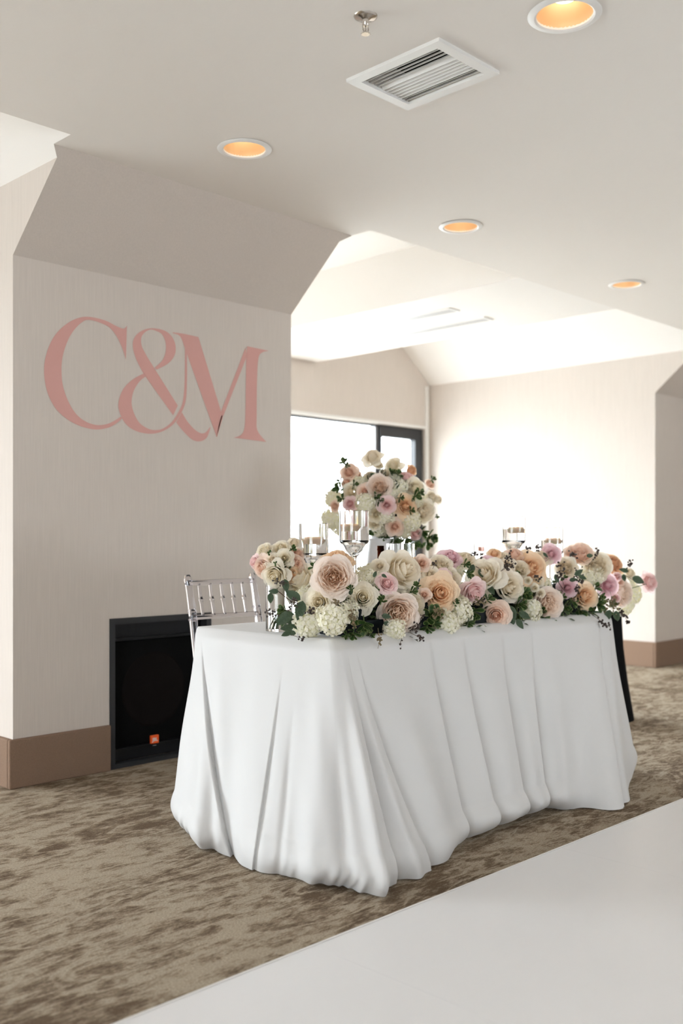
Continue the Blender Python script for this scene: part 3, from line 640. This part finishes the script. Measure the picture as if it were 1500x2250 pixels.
def floret(rng, c, n, r):
    n = n.normalized(); a = n.orthogonal().normalized(); b = n.cross(a); rot = rng.uniform(0, 6.28); V = []; F = []; T = []
    V.append(tuple(c-n*r*.12)); T.append(.25)
    for k in range(4):
        th = rot+k*PI/2
        for dth, rr, hh in ((-.62, .55, .10), (-.50, .95, .12+rng.uniform(-.1, .1)), (0, 1.12, .02+rng.uniform(-.14, .1)), (.50, .95, .12+rng.uniform(-.1, .1)), (.62, .55, .10)):
            V.append(tuple(c+(a*math.cos(th+dth)+b*math.sin(th+dth))*r*rr+n*r*hh)); T.append(.6 if rr < .6 else 1)
        V.append(tuple(c+(a*math.cos(th)+b*math.sin(th))*r*.6+n*r*.16)); T.append(.75)
        o = 1+k*6
        F += [(0, o, o+5), (o, o+1, o+5), (o+1, o+2, o+5), (o+2, o+3, o+5), (o+3, o+4, o+5), (o+4, 0, o+5)]
    return V, F, T
VAR['hyd'] = []
def ph_(d, i): return math.atan2(d.y, d.x)+i
for i in range(3):
    rng = random.Random(5+i); parts = []; N_ = 60
    for k in range(N_):
        z = 1-1.45*(k+.5)/N_; ph = k*2.39996; rr = math.sqrt(max(0, 1-z*z)); d = Vector((rr*math.cos(ph), rr*math.sin(ph), z))
        nn = (d+Vector((rng.uniform(-.35, .35), rng.uniform(-.35, .35), rng.uniform(-.35, .35)))); parts.append(floret(rng, Vector((d.x*.82, d.y*.82, d.z*.66))*rng.uniform(.85, 1.08)*(1+.13*math.sin(3*ph_(d, i))*math.cos(2.3*d.z+i)), nn, rng.uniform(.25, .32)))
    cv = [(0, 0, .42)]+[(.62*math.sin(PI*(j+1)/6)*math.cos(k*PI/4), .62*math.sin(PI*(j+1)/6)*math.sin(k*PI/4), .46*math.cos(PI*(j+1)/6)) for j in range(5) for k in range(8)]
    parts.append((cv, [(0, 1+k, 1+(k+1) % 8) for k in range(8)]+[(1+j*8+k, 9+j*8+k, 9+j*8+(k+1) % 8, 1+j*8+(k+1) % 8) for j in range(4) for k in range(8)], [.1]*len(cv)))
    VAR['hyd'].append(build_mesh('hydrangea_bloom', parts))
def leaf_mesh(name, w, l, shape, fold=.18, bend=.25, margin=False):
    V = []; F = []; T = []; nu, nv = 7, 9
    for j in range(nv):
        v = j/(nv-1); ww = w*shape(v)
        for i in range(nu):
            u = -1+2*i/(nu-1); V.append((u*ww, v*l, abs(u)*ww*fold-bend*l*v*v+.02*l*math.sin(v*7+u*2)))
            T.append((1 if (abs(u) > .8 or v > .93) else 0) if margin else abs(u))
    F = [(j*nu+i, j*nu+i+1, (j+1)*nu+i+1, (j+1)*nu+i) for j in range(nv-1) for i in range(nu-1)]
    me = build_mesh(name, [(V, F, T)]); return me
EUC = [leaf_mesh('eucalyptus_leaf', .27, 1, lambda v: math.sin(PI*min(1, v*1.02+.0)**.8)**.8*.98+.02, .12, b) for b in (.1, .3)]
for m_ in EUC: m_.materials[0] = M['euc']
PIT = [leaf_mesh('variegated_leaf', .30, 1, lambda v: (.16+.84*math.sin(PI*v**1.55)**.7) if 0 < v < 1 else .12, .25, b, True) for b in (.15, -.25)]
for m_ in PIT: m_.materials[0] = M['pitt']

def orient(axis, spin):
    q = Vector((0, 0, 1)).rotation_difference(Vector(axis).normalized()); return q @ Quaternion((0, 0, 1), spin)
def put(name, me, parent, loc, q, s, mat=None):
    o = bpy.data.objects.new(name, me); C.objects.link(o); o.parent = parent
    o.location = Vector(loc); o.rotation_mode = 'QUATERNION'; o.rotation_quaternion = q; o.scale = (s, s, s) if not isinstance(s, tuple) else s
    if mat: o.material_slots[0].link = 'OBJECT'; o.material_slots[0].material = mat
    return o
fr = random.Random(11)
LAB = dict(ivory='ivory rose', cream='cream rose', blush='blush garden rose', peach='peach rose', coral='blush-peach rose', pink='pink rose', mauve='mauve-pink rose', rust='dusty orange rose')
def flower(root, px, py, rpx, t, kind, col, a=0, b=0, outer=True, name=None):
    """bloom centred on pixel px,py at depth t, rpx its radius; a,b tilt its face to the right / upwards"""
    P0 = at(px, py, t)-root.location; R_ = rpx/FPX*t; ax = (-FWD+RGT*a+UP*b).normalized()
    if kind == 'hyd':
        o = put('hydrangea', fr.choice(VAR['hyd']), root, P0-ax*R_*.35, orient(ax, fr.uniform(0, 6)), R_*.98, P['hyd']); return o
    base = {'rose': 'rose', 'garden': 'rose', 'bud': 'rose'}[kind]
    R_ *= {'rose': 1.06, 'garden': 1.06, 'bud': 1.35}[kind]
    q = orient(ax, fr.uniform(0, 6)); o = put(base, fr.choice(VAR[kind]), root, P0-ax*R_*.05, q, R_, P[col])
    o['label'] = ('large ' if rpx > 30 else 'small ' if rpx < 17 else '')+LAB[col]
    if outer:
        n = 5; off = fr.uniform(0, 6)
        for k in range(n):
            c = put('petal', fr.choice(OUT[kind]), o, (0, 0, 0), Quaternion((0, 0, 1), off+2*PI*k/n+fr.uniform(-.2, .2)), fr.uniform(.93, 1.05), P[col])
    return o
def leaf_q(direction, normal):
    y = Vector(direction).normalized(); z = Vector(normal); z = (z-y*z.dot(y)).normalized(); x = y.cross(z)
    return Matrix((x, y, z)).transposed().to_quaternion()
def sdir(ang):   # image-plane direction, degrees counter-clockwise from right
    return RGT*math.cos(math.radians(ang))+UP*math.sin(math.radians(ang))
def eucalyptus(root, pts, t, leaves):
    """stem through pixel points; leaves = (px,py,length px,angle)"""
    W = [at(x, y, t+dt)-root.location for x, y, dt in [(p+(0,))[:3] for p in pts]]
    bm = bmesh.new(); tube(bm, W, .0016, 6); s_ = bobj('eucalyptus_stem', bm, M['twig'], root, smooth=True); s_['label'] = 'eucalyptus stem with grey-green leaves'
    for (x, y, l, ang) in leaves:
        P0 = at(x, y, t-.012)-root.location; L_ = l/FPX*t; d = sdir(ang)-FWD*fr.uniform(-.25, .35)
        put('leaf', fr.choice(EUC), s_, P0, leaf_q(d, -FWD+UP*fr.uniform(-.1, .6)+RGT*fr.uniform(-.4, .4)), L_)
def rosette(root, px, py, rpx, t, n=11, ang=None, spread=1.0):
    """variegated pittosporum whorl"""
    t -= .025; P0 = at(px, py, t)-root.location; R_ = rpx/FPX*t; ax = -FWD+(sdir(ang)*1.1 if ang is not None else UP*.2)+RGT*fr.uniform(-.2, .2); ax.normalize()
    bm = bmesh.new(); tube(bm, [P0-ax*R_*1.1, P0-ax*R_*.4, P0], .0022, 6); s_ = bobj('pittosporum_sprig', bm, M['stem'], root, smooth=True); s_['label'] = 'cream-edged green leaf sprig'
    e1 = ax.orthogonal().normalized(); e2 = ax.cross(e1)
    for k in range(n):
        th = k*2.4+fr.uniform(-.2, .2); lay = k/n; d = (e1*math.cos(th)+e2*math.sin(th))*(.35+.75*lay)*spread+ax*(1.0-.9*lay)
        put('leaf', fr.choice(PIT), s_, P0-ax*R_*(.5*lay), leaf_q(d, ax-d*.2), R_*fr.uniform(.85, 1.15)*(.7+.4*lay))
def berries(root, pts, t, n=10, spread=9, mat='berry', rb=2.7):
    t -= .05; n = int(n*1.4)
    """twig through pixel points with clusters of dark berries round its tip"""
    W = [at(x, y, t-.02*i)-root.location for i, (x, y) in enumerate(pts)]; bm = bmesh.new(); tube(bm, W, .0009, 5)
    pos = []
    for k in range(n):
        i = fr.uniform(.35, 1)*(len(W)-1); j = min(int(i), len(W)-2); base = W[j].lerp(W[j+1], i-j)
        q = base+(RGT*fr.uniform(-1, 1)+UP*fr.uniform(-1, 1)-FWD*fr.uniform(-.5, 1))*spread/FPX*t*.8; tube(bm, [base, base.lerp(q, .6)+UP*.001, q], .0006, 4); pos.append(q)
    s_ = bobj('berry_sprig', bm, M['twig' if mat == 'berry' else 'ltwig'], root, smooth=True); bm = bmesh.new()
    for q in pos: bmesh.ops.create_icosphere(bm, subdivisions=1, radius=rb/FPX*t*fr.uniform(.7, 1.1), matrix=Matrix.Translation(q))
    bobj('berry_cluster', bm, M[mat], s_, smooth=True)
def filler(root, pts, n, ll, mat, name='foliage'):
    """small dark leaves filling the inside of an arrangement; pts = list of (centre, radii)"""
    parts = []
    for _ in range(n):
        c, rad = fr.choice(pts); d = Vector((fr.gauss(0, 1), fr.gauss(0, 1), fr.gauss(0, 1))).normalized()*fr.uniform(.55, 1.0)
        c2 = Vector((c[0]+d.x*rad[0], c[1]+d.y*rad[1], c[2]+d.z*rad[2])); up = (d+Vector((fr.uniform(-.8, .8), fr.uniform(-.8, .8), fr.uniform(-.8, .8)))).normalized(); s = up.orthogonal().normalized()*ll*.32; n2 = up.cross(s)*.25
        V = [c2, c2+up*ll*.45+s+n2, c2+up*ll, c2+up*ll*.45-s+n2, c2+up*ll*.5]; parts.append(([tuple(v) for v in V], [(0, 1, 4), (1, 2, 4), (2, 3, 4), (3, 0, 4)], [.2, .8, 1, .8, 0]))
    me = build_mesh(name, parts); me.materials[0] = M[mat]; o = mk(name, me, None, root); o['kind'] = 'stuff'; return o
def lump(root, name, pts, mat):
    bm = bmesh.new()
    for c, rad in pts: bmesh.ops.create_icosphere(bm, subdivisions=3, radius=1, matrix=Matrix.Translation(c) @ Matrix.Diagonal((*rad, 1)))
    return bobj(name, bm, mat, root, True)

# ================================================================ TABLE GARLAND
def tedge(px):
    d = ray(px, 1185); return min(2.50/d.x, 1e9) if px < 728 else 2.53/d.y
G = empty('flower_garland', (3.45, 2.62, TT)); tag(G, 'long garland of roses, hydrangeas and greenery along the front of the white table', 'flower arrangement')
g0 = G.location
boxo('tray', (2.60-g0.x, 4.34-g0.x, 2.56-g0.y, 2.69-g0.y, 0, .05), M['foam'], G, .004)
cl = []
for k in range(15):
    x = 2.60+k*.125; cl.append(((x-g0.x, 2.63-g0.y, .085), (.085, .065, .075)))
lump(G, 'floral_foam', [(c, (r_[0]*.8, r_[1]*.8, r_[2]*.8)) for c, r_ in cl], M['foam'])
filler(G, [(c, (r_[0]*1.0, r_[1]*1.0, r_[2]*1.0)) for c, r_ in cl], 1500, .03, 'fol')
GL = [ # px, py, radius, depth offset behind the table edge, kind, colour, tilt right, tilt up, outer petals
 (658,1274,38,.22,'bud','ivory',-.9,.9,1),(733,1268,47,.04,'garden','blush',.0,.05,1),(742,1226,36,.20,'rose','peach',.1,1.6,1),(700,1323,34,.03,'rose','ivory',-.15,.1,1),(797,1312,33,.06,'rose','ivory',.1,.15,1),
 (672,1370,42,-.02,'hyd','',-.5,-.2,0),(732,1366,42,-.04,'hyd','',.1,-.3,0),(668,1308,26,.14,'hyd','',-.2,.4,0),(765,1345,30,.06,'hyd','',.3,-.1,0),(818,1258,34,.20,'hyd','',.0,.8,0),(800,1262,26,.13,'hyd','',-.2,.5,0),
 (884,1254,44,.13,'bud','cream',.75,.35,1),(852,1280,24,.03,'rose','pink',.35,.5,1),(834,1243,18,.15,'rose','cream',0,.3,1),(872,1235,30,.22,'rose','cream',.1,1,1),(910,1238,22,.20,'rose','peach',-.5,1,1),(928,1237,18,.13,'rose','coral',.1,.2,1),
 (876,1347,45,-.01,'garden','blush',.15,-.15,1),(906,1328,34,.05,'garden','ivory',.7,.4,1),(968,1303,42,.02,'rose','peach',.15,.15,1),(932,1306,15,.04,'rose','coral',-.1,.3,1),(865,1388,30,-.05,'hyd','',-.2,-.5,0),(850,1320,26,.10,'hyd','',0,.1,0),
 (970,1264,20,.10,'rose','pink',-.2,.6,1),(988,1272,26,.11,'garden','cream',.4,.2,1),(966,1240,27,.17,'garden','cream',-.1,.8,1),(990,1222,26,.22,'rose','mauve',.2,1.1,1),(1023,1226,24,.24,'rose','cream',.2,1.1,1),(944,1262,20,.12,'rose','cream',-.2,.5,1),(1000,1250,24,.2,'hyd','',0,.8,0),
 (1010,1345,38,.0,'hyd','',.3,0,0),(978,1374,36,-.03,'hyd','',-.1,-.35,0),(1018,1298,26,.11,'hyd','',.1,.2,0),(1040,1300,26,.02,'bud','pink',.45,-.5,1),(1066,1262,36,.10,'bud','cream',-.45,.5,1),(1088,1243,28,.17,'rose','mauve',.6,.7,1),
 (1086,1214,15,.25,'rose','peach',0,1,1),(1105,1222,16,.24,'rose','cream',0,1,1),(1130,1218,24,.22,'rose','coral',0,1.1,1),(1112,1240,19,.17,'rose','cream',-.3,.6,1),(1145,1250,20,.13,'garden','cream',.2,.4,1),
 (1118,1290,34,.05,'bud','cream',.35,.1,1),(1089,1352,33,.0,'rose','coral',-.1,-.1,1),(1168,1246,40,.11,'rose','peach',.3,.35,1),(1212,1216,22,.14,'rose','mauve',.1,.3,1),
 (1183,1277,14,.07,'rose','ivory',.2,.2,1),(1175,1291,10,.04,'rose','ivory',-.1,.2,0),(1188,1303,11,.02,'rose','cream',-.1,.2,0),(1160,1275,9,.07,'rose','ivory',-.2,.2,0),(1060,1312,22,.12,'hyd','',0,.1,0),
 (1205,1327,36,.0,'garden','blush',.3,-.05,1),(1165,1345,30,-.01,'hyd','',-.1,-.3,0),(1195,1285,24,.12,'hyd','',.1,.3,0),(1248,1291,22,.04,'rose','mauve',.1,.1,1),(1244,1246,25,.12,'garden','cream',-.1,.3,1),(1190,1222,22,.2,'rose','cream',-.2,1,1),
 (1272,1214,30,.22,'garden','coral',-.1,1,1),(1296,1226,24,.2,'rose','cream',.2,1,1),(1312,1242,32,.12,'garden','cream',-.1,.4,1),(1286,1310,27,.02,'bud','peach',.3,.1,1),(1338,1285,24,.04,'rose','mauve',.3,.2,1),(1290,1270,24,.12,'hyd','',0,.4,0),(1310,1262,26,.12,'hyd','',.1,.4,0),
 (1357,1266,11,.04,'rose','pink',.2,.4,0),(1364,1279,9,.03,'rose','coral',.2,.2,0),(1353,1314,11,.0,'rose','pink',-.1,.1,0),(1350,1237,25,.14,'rose','rust',.5,.7,1),(1370,1305,30,.04,'garden','blush',.8,-.1,1),(1392,1305,32,.12,'hyd','',.8,0,0),(1378,1332,26,.10,'hyd','',.5,-.4,0),
 (1386,1258,14,.10,'rose','ivory',.6,.7,1),(1380,1275,22,.14,'hyd','',.6,.5,0),(1427,1279,20,.06,'bud','pink',.7,.3,1)]
for px, py, rp, dt, kd, co, a, b, ou in GL: flower(G, px, py, rp, tedge(px)+dt, kd, co, a, b, bool(ou))
for px, py, rp, dt, n, ang in [(800,1378,30,-.01,13,-80),(775,1395,22,.0,9,-100),(950,1352,30,.01,13,None),(938,1382,22,.0,10,-90),(1150,1308,30,.04,12,20),(1142,1330,26,.03,10,-30),(1192,1362,26,.02,10,-80),(1245,1362,24,.01,10,-70),(1262,1384,26,-.01,11,-75),
    (1040,1350,26,.03,10,-60),(622,1340,18,.04,9,160),(618,1352,16,.03,8,200),(745,1243,12,.14,7,90),(688,1243,12,.16,7,100),(1275,1345,22,.02,9,-60),(1242,1338,22,.03,10,0),(1315,1330,24,.03,10,-40),(1330,1350,20,.03,9,-60),(1050,1388,22,.0,8,-60),(1135,1262,12,.12,7,60),(908,1300,16,.08,8,0),
    (1310,1290,16,.07,8,60),(825,1300,16,.08,8,80),(1240,1270,12,.08,6,40),(1025,1240,14,.16,8,0),(1030,1262,16,.13,8,-30),(1188,1342,20,.05,9,60),(700,1352,12,.06,6,0),(1005,1388,14,.02,7,-80),(1345,1325,18,.03,8,-20)]:
    rosette(G, px, py, rp, tedge(px)+dt, n, ang)
for px, py, rp, ang in [(760,1398,14,-100),(815,1395,16,-70),(960,1372,16,-60),(905,1372,14,-90),(1030,1370,18,-80),(1065,1385,12,-100),(1150,1372,16,-90),(1215,1368,16,-90),(1300,1352,20,-90),(1328,1365,14,-70),(1000,1322,14,40),(1075,1315,16,60),(915,1285,12,90),(1140,1355,16,-120),(1235,1312,14,0),(1320,1310,16,-20),(1260,1325,16,-60),(838,1318,14,80),(770,1292,12,100),(620,1365,14,220),(655,1335,14,160)]: rosette(G, px, py, rp, tedge(px)+.0, 9, ang)
E = lambda pts, lv, dt=-.02: eucalyptus(G, pts, tedge(pts[0][0])+dt, lv)
E([(680,1330,.05),(640,1322),(612,1300)], [(665,1320,45,-105),(640,1345,44,-140),(660,1318,40,150),(625,1272,30,-80),(612,1300,22,175),(594,1302,26,-90)])
E([(650,1370,.05),(620,1378)], [(650,1352,46,-165),(632,1348,40,-60),(645,1378,30,-175),(640,1388,24,-160),(650,1392,22,170)])
E([(890,1372,.03),(896,1400),(905,1430)], [(890,1392,26,-120),(900,1398,34,-75),(906,1405,26,-50),(890,1405,20,-160),(908,1425,14,-30)])
E([(850,1365,.03),(840,1352)], [(838,1352,22,-10),(842,1368,20,-15)])
E([(1120,1335,.03),(1130,1370)], [(1118,1330,38,-70),(1128,1352,32,-110),(1135,1360,26,-60),(1122,1350,24,-150),(1140,1345,28,-30)])
E([(1285,1350,.03),(1300,1375),(1295,1395)], [(1278,1340,40,-60),(1262,1345,30,-100),(1292,1365,30,-50),(1272,1375,34,-90),(1250,1378,22,-90)])
E([(1320,1345,.03),(1310,1372)], [(1312,1368,28,-95),(1340,1340,30,-115),(1352,1342,28,-75),(1300,1345,34,-30)])
E([(1370,1262,.03),(1400,1280),(1420,1284)], [(1388,1270,32,-15),(1380,1256,20,160),(1368,1262,18,-70)])
E([(1240,1300,.05),(1220,1270)], [(1218,1262,22,-60),(1262,1264,22,35),(1270,1265,20,-20),(1288,1222,18,10),(1192,1215,16,-35),(1250,1275,18,10)], .02)
E([(1075,1260,.05),(1045,1245)], [(1040,1240,26,-110),(1052,1250,24,-60),(1030,1250,22,-90),(1072,1285,26,-60)], .06)
E([(800,1330,.05),(772,1322)], [(770,1308,20,90),(820,1268,16,60),(838,1262,14,-30)], .02)
for pts, n, sp, m_, dt in [([(650,1284),(620,1280),(600,1276)],12,9,'berry',-.03),([(630,1355),(600,1348),(582,1345)],12,10,'berry',-.02),([(655,1345),(640,1330),(648,1320)],16,12,'berry',.0),([(690,1345),(675,1340)],14,11,'berry',.02),([(640,1395),(660,1402),(668,1404)],8,6,'berry',-.02),
   ([(770,1310),(772,1350),(776,1375)],20,9,'ltwig',-.02),([(830,1380),(834,1405),(830,1425)],12,6,'ltwig',-.02),([(890,1380),(880,1410),(876,1432)],6,4,'berry',-.03),([(930,1350),(920,1365),(905,1380)],26,16,'berry',.0),([(950,1340),(960,1345),(965,1350)],22,14,'ltwig',.0),([(900,1390),(920,1400),(925,1405)],12,10,'berry',.0),
   ([(1100,1255),(1115,1240),(1118,1212)],14,8,'berry',.06),([(1100,1255),(1112,1248),(1128,1236)],14,9,'berry',.05),([(1160,1215),(1160,1208),(1158,1204)],6,7,'berry',.14),([(1185,1212),(1182,1204),(1180,1198)],8,6,'berry',.12),([(1190,1275),(1182,1270),(1180,1265)],9,8,'berry',.02),
   ([(1240,1290),(1230,1262),(1232,1240)],22,12,'berry',.05),([(1280,1290),(1272,1268),(1270,1255)],24,12,'berry',.05),([(1290,1240),(1260,1222),(1255,1215)],16,8,'berry',.1),([(1290,1245),(1308,1222),(1312,1202)],8,5,'berry',.12),([(1370,1260),(1380,1245),(1386,1232)],10,6,'berry',.05),
   ([(1340,1300),(1345,1325),(1340,1335)],24,18,'ltwig',.02),([(1300,1350),(1320,1365),(1342,1380)],14,7,'berry',-.02),([(1350,1335),(1370,1350),(1380,1372)],16,6,'berry',-.02),([(1350,1330),(1362,1345),(1366,1350)],10,6,'berry',-.02),([(1040,1330),(1050,1320),(1060,1318)],16,14,'ltwig',.02),([(745,1330),(738,1325),(735,1322)],12,8,'ltwig',.02),
   ([(950,1250),(955,1240),(953,1235)],8,5,'berry',.06),([(1030,1220),(1040,1215),(1062,1225)],10,6,'berry',.12),([(1285,1325),(1268,1300),(1266,1290)],14,9,'berry',.02)]:
    berries(G, pts, tedge(pts[0][0])+dt, n, sp, m_)
bm = bmesh.new(); t_ = tedge(1400)+.04; tube(bm, [at(1340, 1300, t_+.1)-g0, at(1385, 1293, t_)-g0, at(1416, 1284, t_)-g0], .0018, 6); bobj('flower_stem', bm, M['stem'], G, smooth=True)

# ================================================================ BOUQUET IN A CLEAR VASE
pv = on_z(613, 1386, TT); V_ = empty('glass_vase', (pv.x, pv.y, TT)); tag(V_, 'clear cylinder glass vase standing on the left end of the table', 'vase')
hv = .185; latheo('vase_wall', [(0, 0), (.050, 0), (.0515, .002), (.0515, hv-.001), (.0505, hv), (.0490, hv-.001), (.0485, .010), (0, .009)], M['glass'], V_, 48)
latheo('water', [(0, .0095), (.0482, .0105), (.0482, .085), (0, .085)], M['water'], V_, 40)
Bq = empty('hand_tied_bouquet', (pv.x, pv.y, TT)); tag(Bq, 'bouquet of cream and blush roses standing in the clear vase', 'bouquet'); tb_ = (pv).dot(FWD)
bm = bmesh.new()
for k in range(14):
    a = k*2.4; r0 = .014*math.sqrt(k/14+.1); tube(bm, [(math.cos(a+2.6)*r0*2.2, math.sin(a+2.6)*r0*2.2, .012), (math.cos(a)*r0*.9, math.sin(a)*r0*.9, .11), (math.cos(a)*r0*2, math.sin(a)*r0*2, .21)], .0022, 6)
bobj('stems', bm, M['stem'], Bq, smooth=True)
latheo('satin_wrap', [(.019, .075), (.021, .08), (.019, .12), (.022, .165), (.025, .17)], M['wrap'], Bq, 24)
core = at(617, 1238, tb_+.01)-Bq.location
filler(Bq, [((core.x, core.y, core.z-.01), (.045, .045, .035))], 160, .025, 'fol')
for px, py, rp, dt, kd, co, a, b in [(580,1207,18,.02,'garden','ivory',-.5,.9),(617,1203,22,.03,'rose','ivory',-.1,.8),(625,1226,20,-.03,'rose','ivory',.0,.1),(647,1190,15,.05,'rose','cream',.3,1),(597,1228,15,-.03,'rose','cream',-.2,.3),
     (560,1236,15,.0,'bud','pink',-1.1,-.2),(577,1247,22,-.02,'bud','coral',-.5,-.2),(603,1264,27,-.05,'bud','ivory',-.25,-.35),(650,1236,22,.0,'rose','coral',.5,.5),(642,1262,20,-.02,'rose','peach',.5,-.1),(632,1250,18,-.02,'rose','cream',.2,0),(655,1215,16,.05,'rose','coral',.6,.6)]:
    flower(Bq, px, py, rp, tb_+dt, kd, co, a, b)
rosette(Bq, 643, 1205, 12, tb_-.02, 7, 30); rosette(Bq, 604, 1238, 7, tb_-.08, 5, None); rosette(Bq, 590, 1215, 8, tb_-.02, 5, None)

# ================================================================ TALL ARRANGEMENT ON A PLINTH
TA = 5.25; pc = at(846, 1092, TA)
pl = latheo('plinth', [(0, 0), (.18, 0), (.18, .02), (.16, .25), (.125, .7), (.10, 1.0), (.085, 1.11), (.09, 1.125), (0, 1.125)], M['plinth'], None, 64, (pc.x, pc.y, 0)); tag(pl, 'tall tapering white plinth behind the table carrying the round flower arrangement', 'plinth')
A = empty('round_arrangement', (pc.x, pc.y, 1.1255)); tag(A, 'large round arrangement of roses and hydrangeas raised high behind the table', 'flower arrangement')
cc = pc-A.location
latheo('bowl', [(0, 0), (.07, 0), (.085, .03), (.088, .06), (.080, .06), (.076, .03), (0, .01)], M['plinth'], A, 32)
lump(A, 'floral_foam', [((0, 0, cc.z-.04), (.12, .12, .14))], M['foam']); filler(A, [((0, 0, cc.z-.01), (.15, .15, .14))], 700, .04, 'fol')
for px, py, rp, dt, kd, co, a, b in [(818,1004,20,.0,'bud','cream',-.3,1),(832,1020,12,.02,'rose','cream',.2,.9),(766,1036,20,.0,'rose','coral',-.3,.4),(784,1042,14,.03,'rose','coral',.4,.5),(864,1024,20,.0,'bud','ivory',-.5,.5),(903,1034,14,.02,'bud','rust',.8,.3),
    (833,1067,28,-.16,'garden','blush',-.1,.25),(801,1080,19,-.14,'rose','coral',-.3,.1),(769,1080,21,-.10,'rose','ivory',-.5,.1),(846,1038,15,-.06,'rose','cream',0,.9),(893,1048,20,-.05,'rose','pink',.3,.9),(915,1070,24,-.08,'rose','ivory',.5,.3),(879,1072,26,-.12,'hyd','',.2,.3),(872,1052,22,-.06,'hyd','',.2,.7),
    (850,1110,20,-.19,'rose','pink',0,.0),(893,1112,27,-.16,'rose','peach',.25,.05),(934,1124,26,-.08,'garden','cream',.6,-.1),(767,1108,17,-.12,'rose','pink',-.5,-.1),(803,1106,28,-.17,'hyd','',-.2,.0),(826,1132,18,-.16,'garden','ivory',-.1,-.2),(822,1152,16,-.14,'garden','ivory',-.2,-.3),(848,1134,24,-.16,'hyd','',0,-.1),
    (868,1158,20,-.15,'rose','coral',.1,-.2),(836,1164,24,-.10,'hyd','',-.1,-.5),(905,1148,28,-.13,'hyd','',.3,-.3),(888,1170,22,-.1,'hyd','',.2,-.6),(915,1175,16,-.08,'rose','pink',.5,-.5),(733,1112,14,-.02,'rose','coral',-.9,.0),(722,1142,28,.02,'hyd','',-.8,-.2),(728,1092,24,.04,'hyd','',-.8,.3),(745,1160,24,.02,'hyd','',-.6,-.4),(775,1140,26,-.08,'hyd','',-.5,-.2),
    (946,1062,13,.0,'rose','coral',.7,.7),(950,1092,16,-.02,'rose','cream',.9,.2),(962,1098,11,.0,'bud','cream',1.2,.2),(942,1105,20,-.03,'hyd','',.7,.1),(790,1058,20,-.06,'hyd','',-.4,.6),(812,1045,16,-.03,'rose','cream',-.2,.8),(862,1088,16,-.15,'hyd','',0,.2),(760,1060,15,-.02,'rose','coral',-.7,.4),(918,1100,18,-.12,'hyd','',.4,.1)]:
    flower(A, px, py, rp, TA+dt, kd, co, a, b, rp > 16)
for px, py, rp, dt, ang in [(743,1072,18,-.04,150),(757,1014,15,.0,110),(762,1022,10,.0,60),(748,1096,15,-.06,190),(745,1058,12,.0,130),(948,1180,22,-.02,-20),(930,1170,20,-.04,-40),(940,1195,20,-.02,-60),(915,1090,16,-.13,0),(924,1082,14,-.1,20),(868,1186,18,-.06,-80),(845,1180,14,-.06,-90),
    (815,1168,14,-.09,-120),(828,1092,14,-.15,0),(755,1130,12,-.06,200),(882,1094,12,-.15,0),(862,1038,12,-.04,60),(905,1122,12,-.15,0),(951,1052,9,-.02,40),(892,1186,18,-.04,-80),(912,1196,20,-.02,-80),(780,1064,12,-.08,0),(836,1100,12,-.16,0),(875,1040,14,-.05,80),(960,1135,7,.0,-80),(776,1160,14,-.03,220)]:
    rosette(A, px, py, rp, TA+dt, 9, ang)

# ================================================================ BLACK-DRAPED TABLE FAR BEHIND
pb = at(1320, 1380, 6.3); r = latheo('draped_table', [(0, .66), (.12, .66), (.125, .65), (.135, .45), (.16, .25), (.20, .0), (0, 0)], M['black'], None, 48, (pb.x, pb.y, 0)); tag(r, 'small table draped in black cloth behind the right end of the white table', 'table')
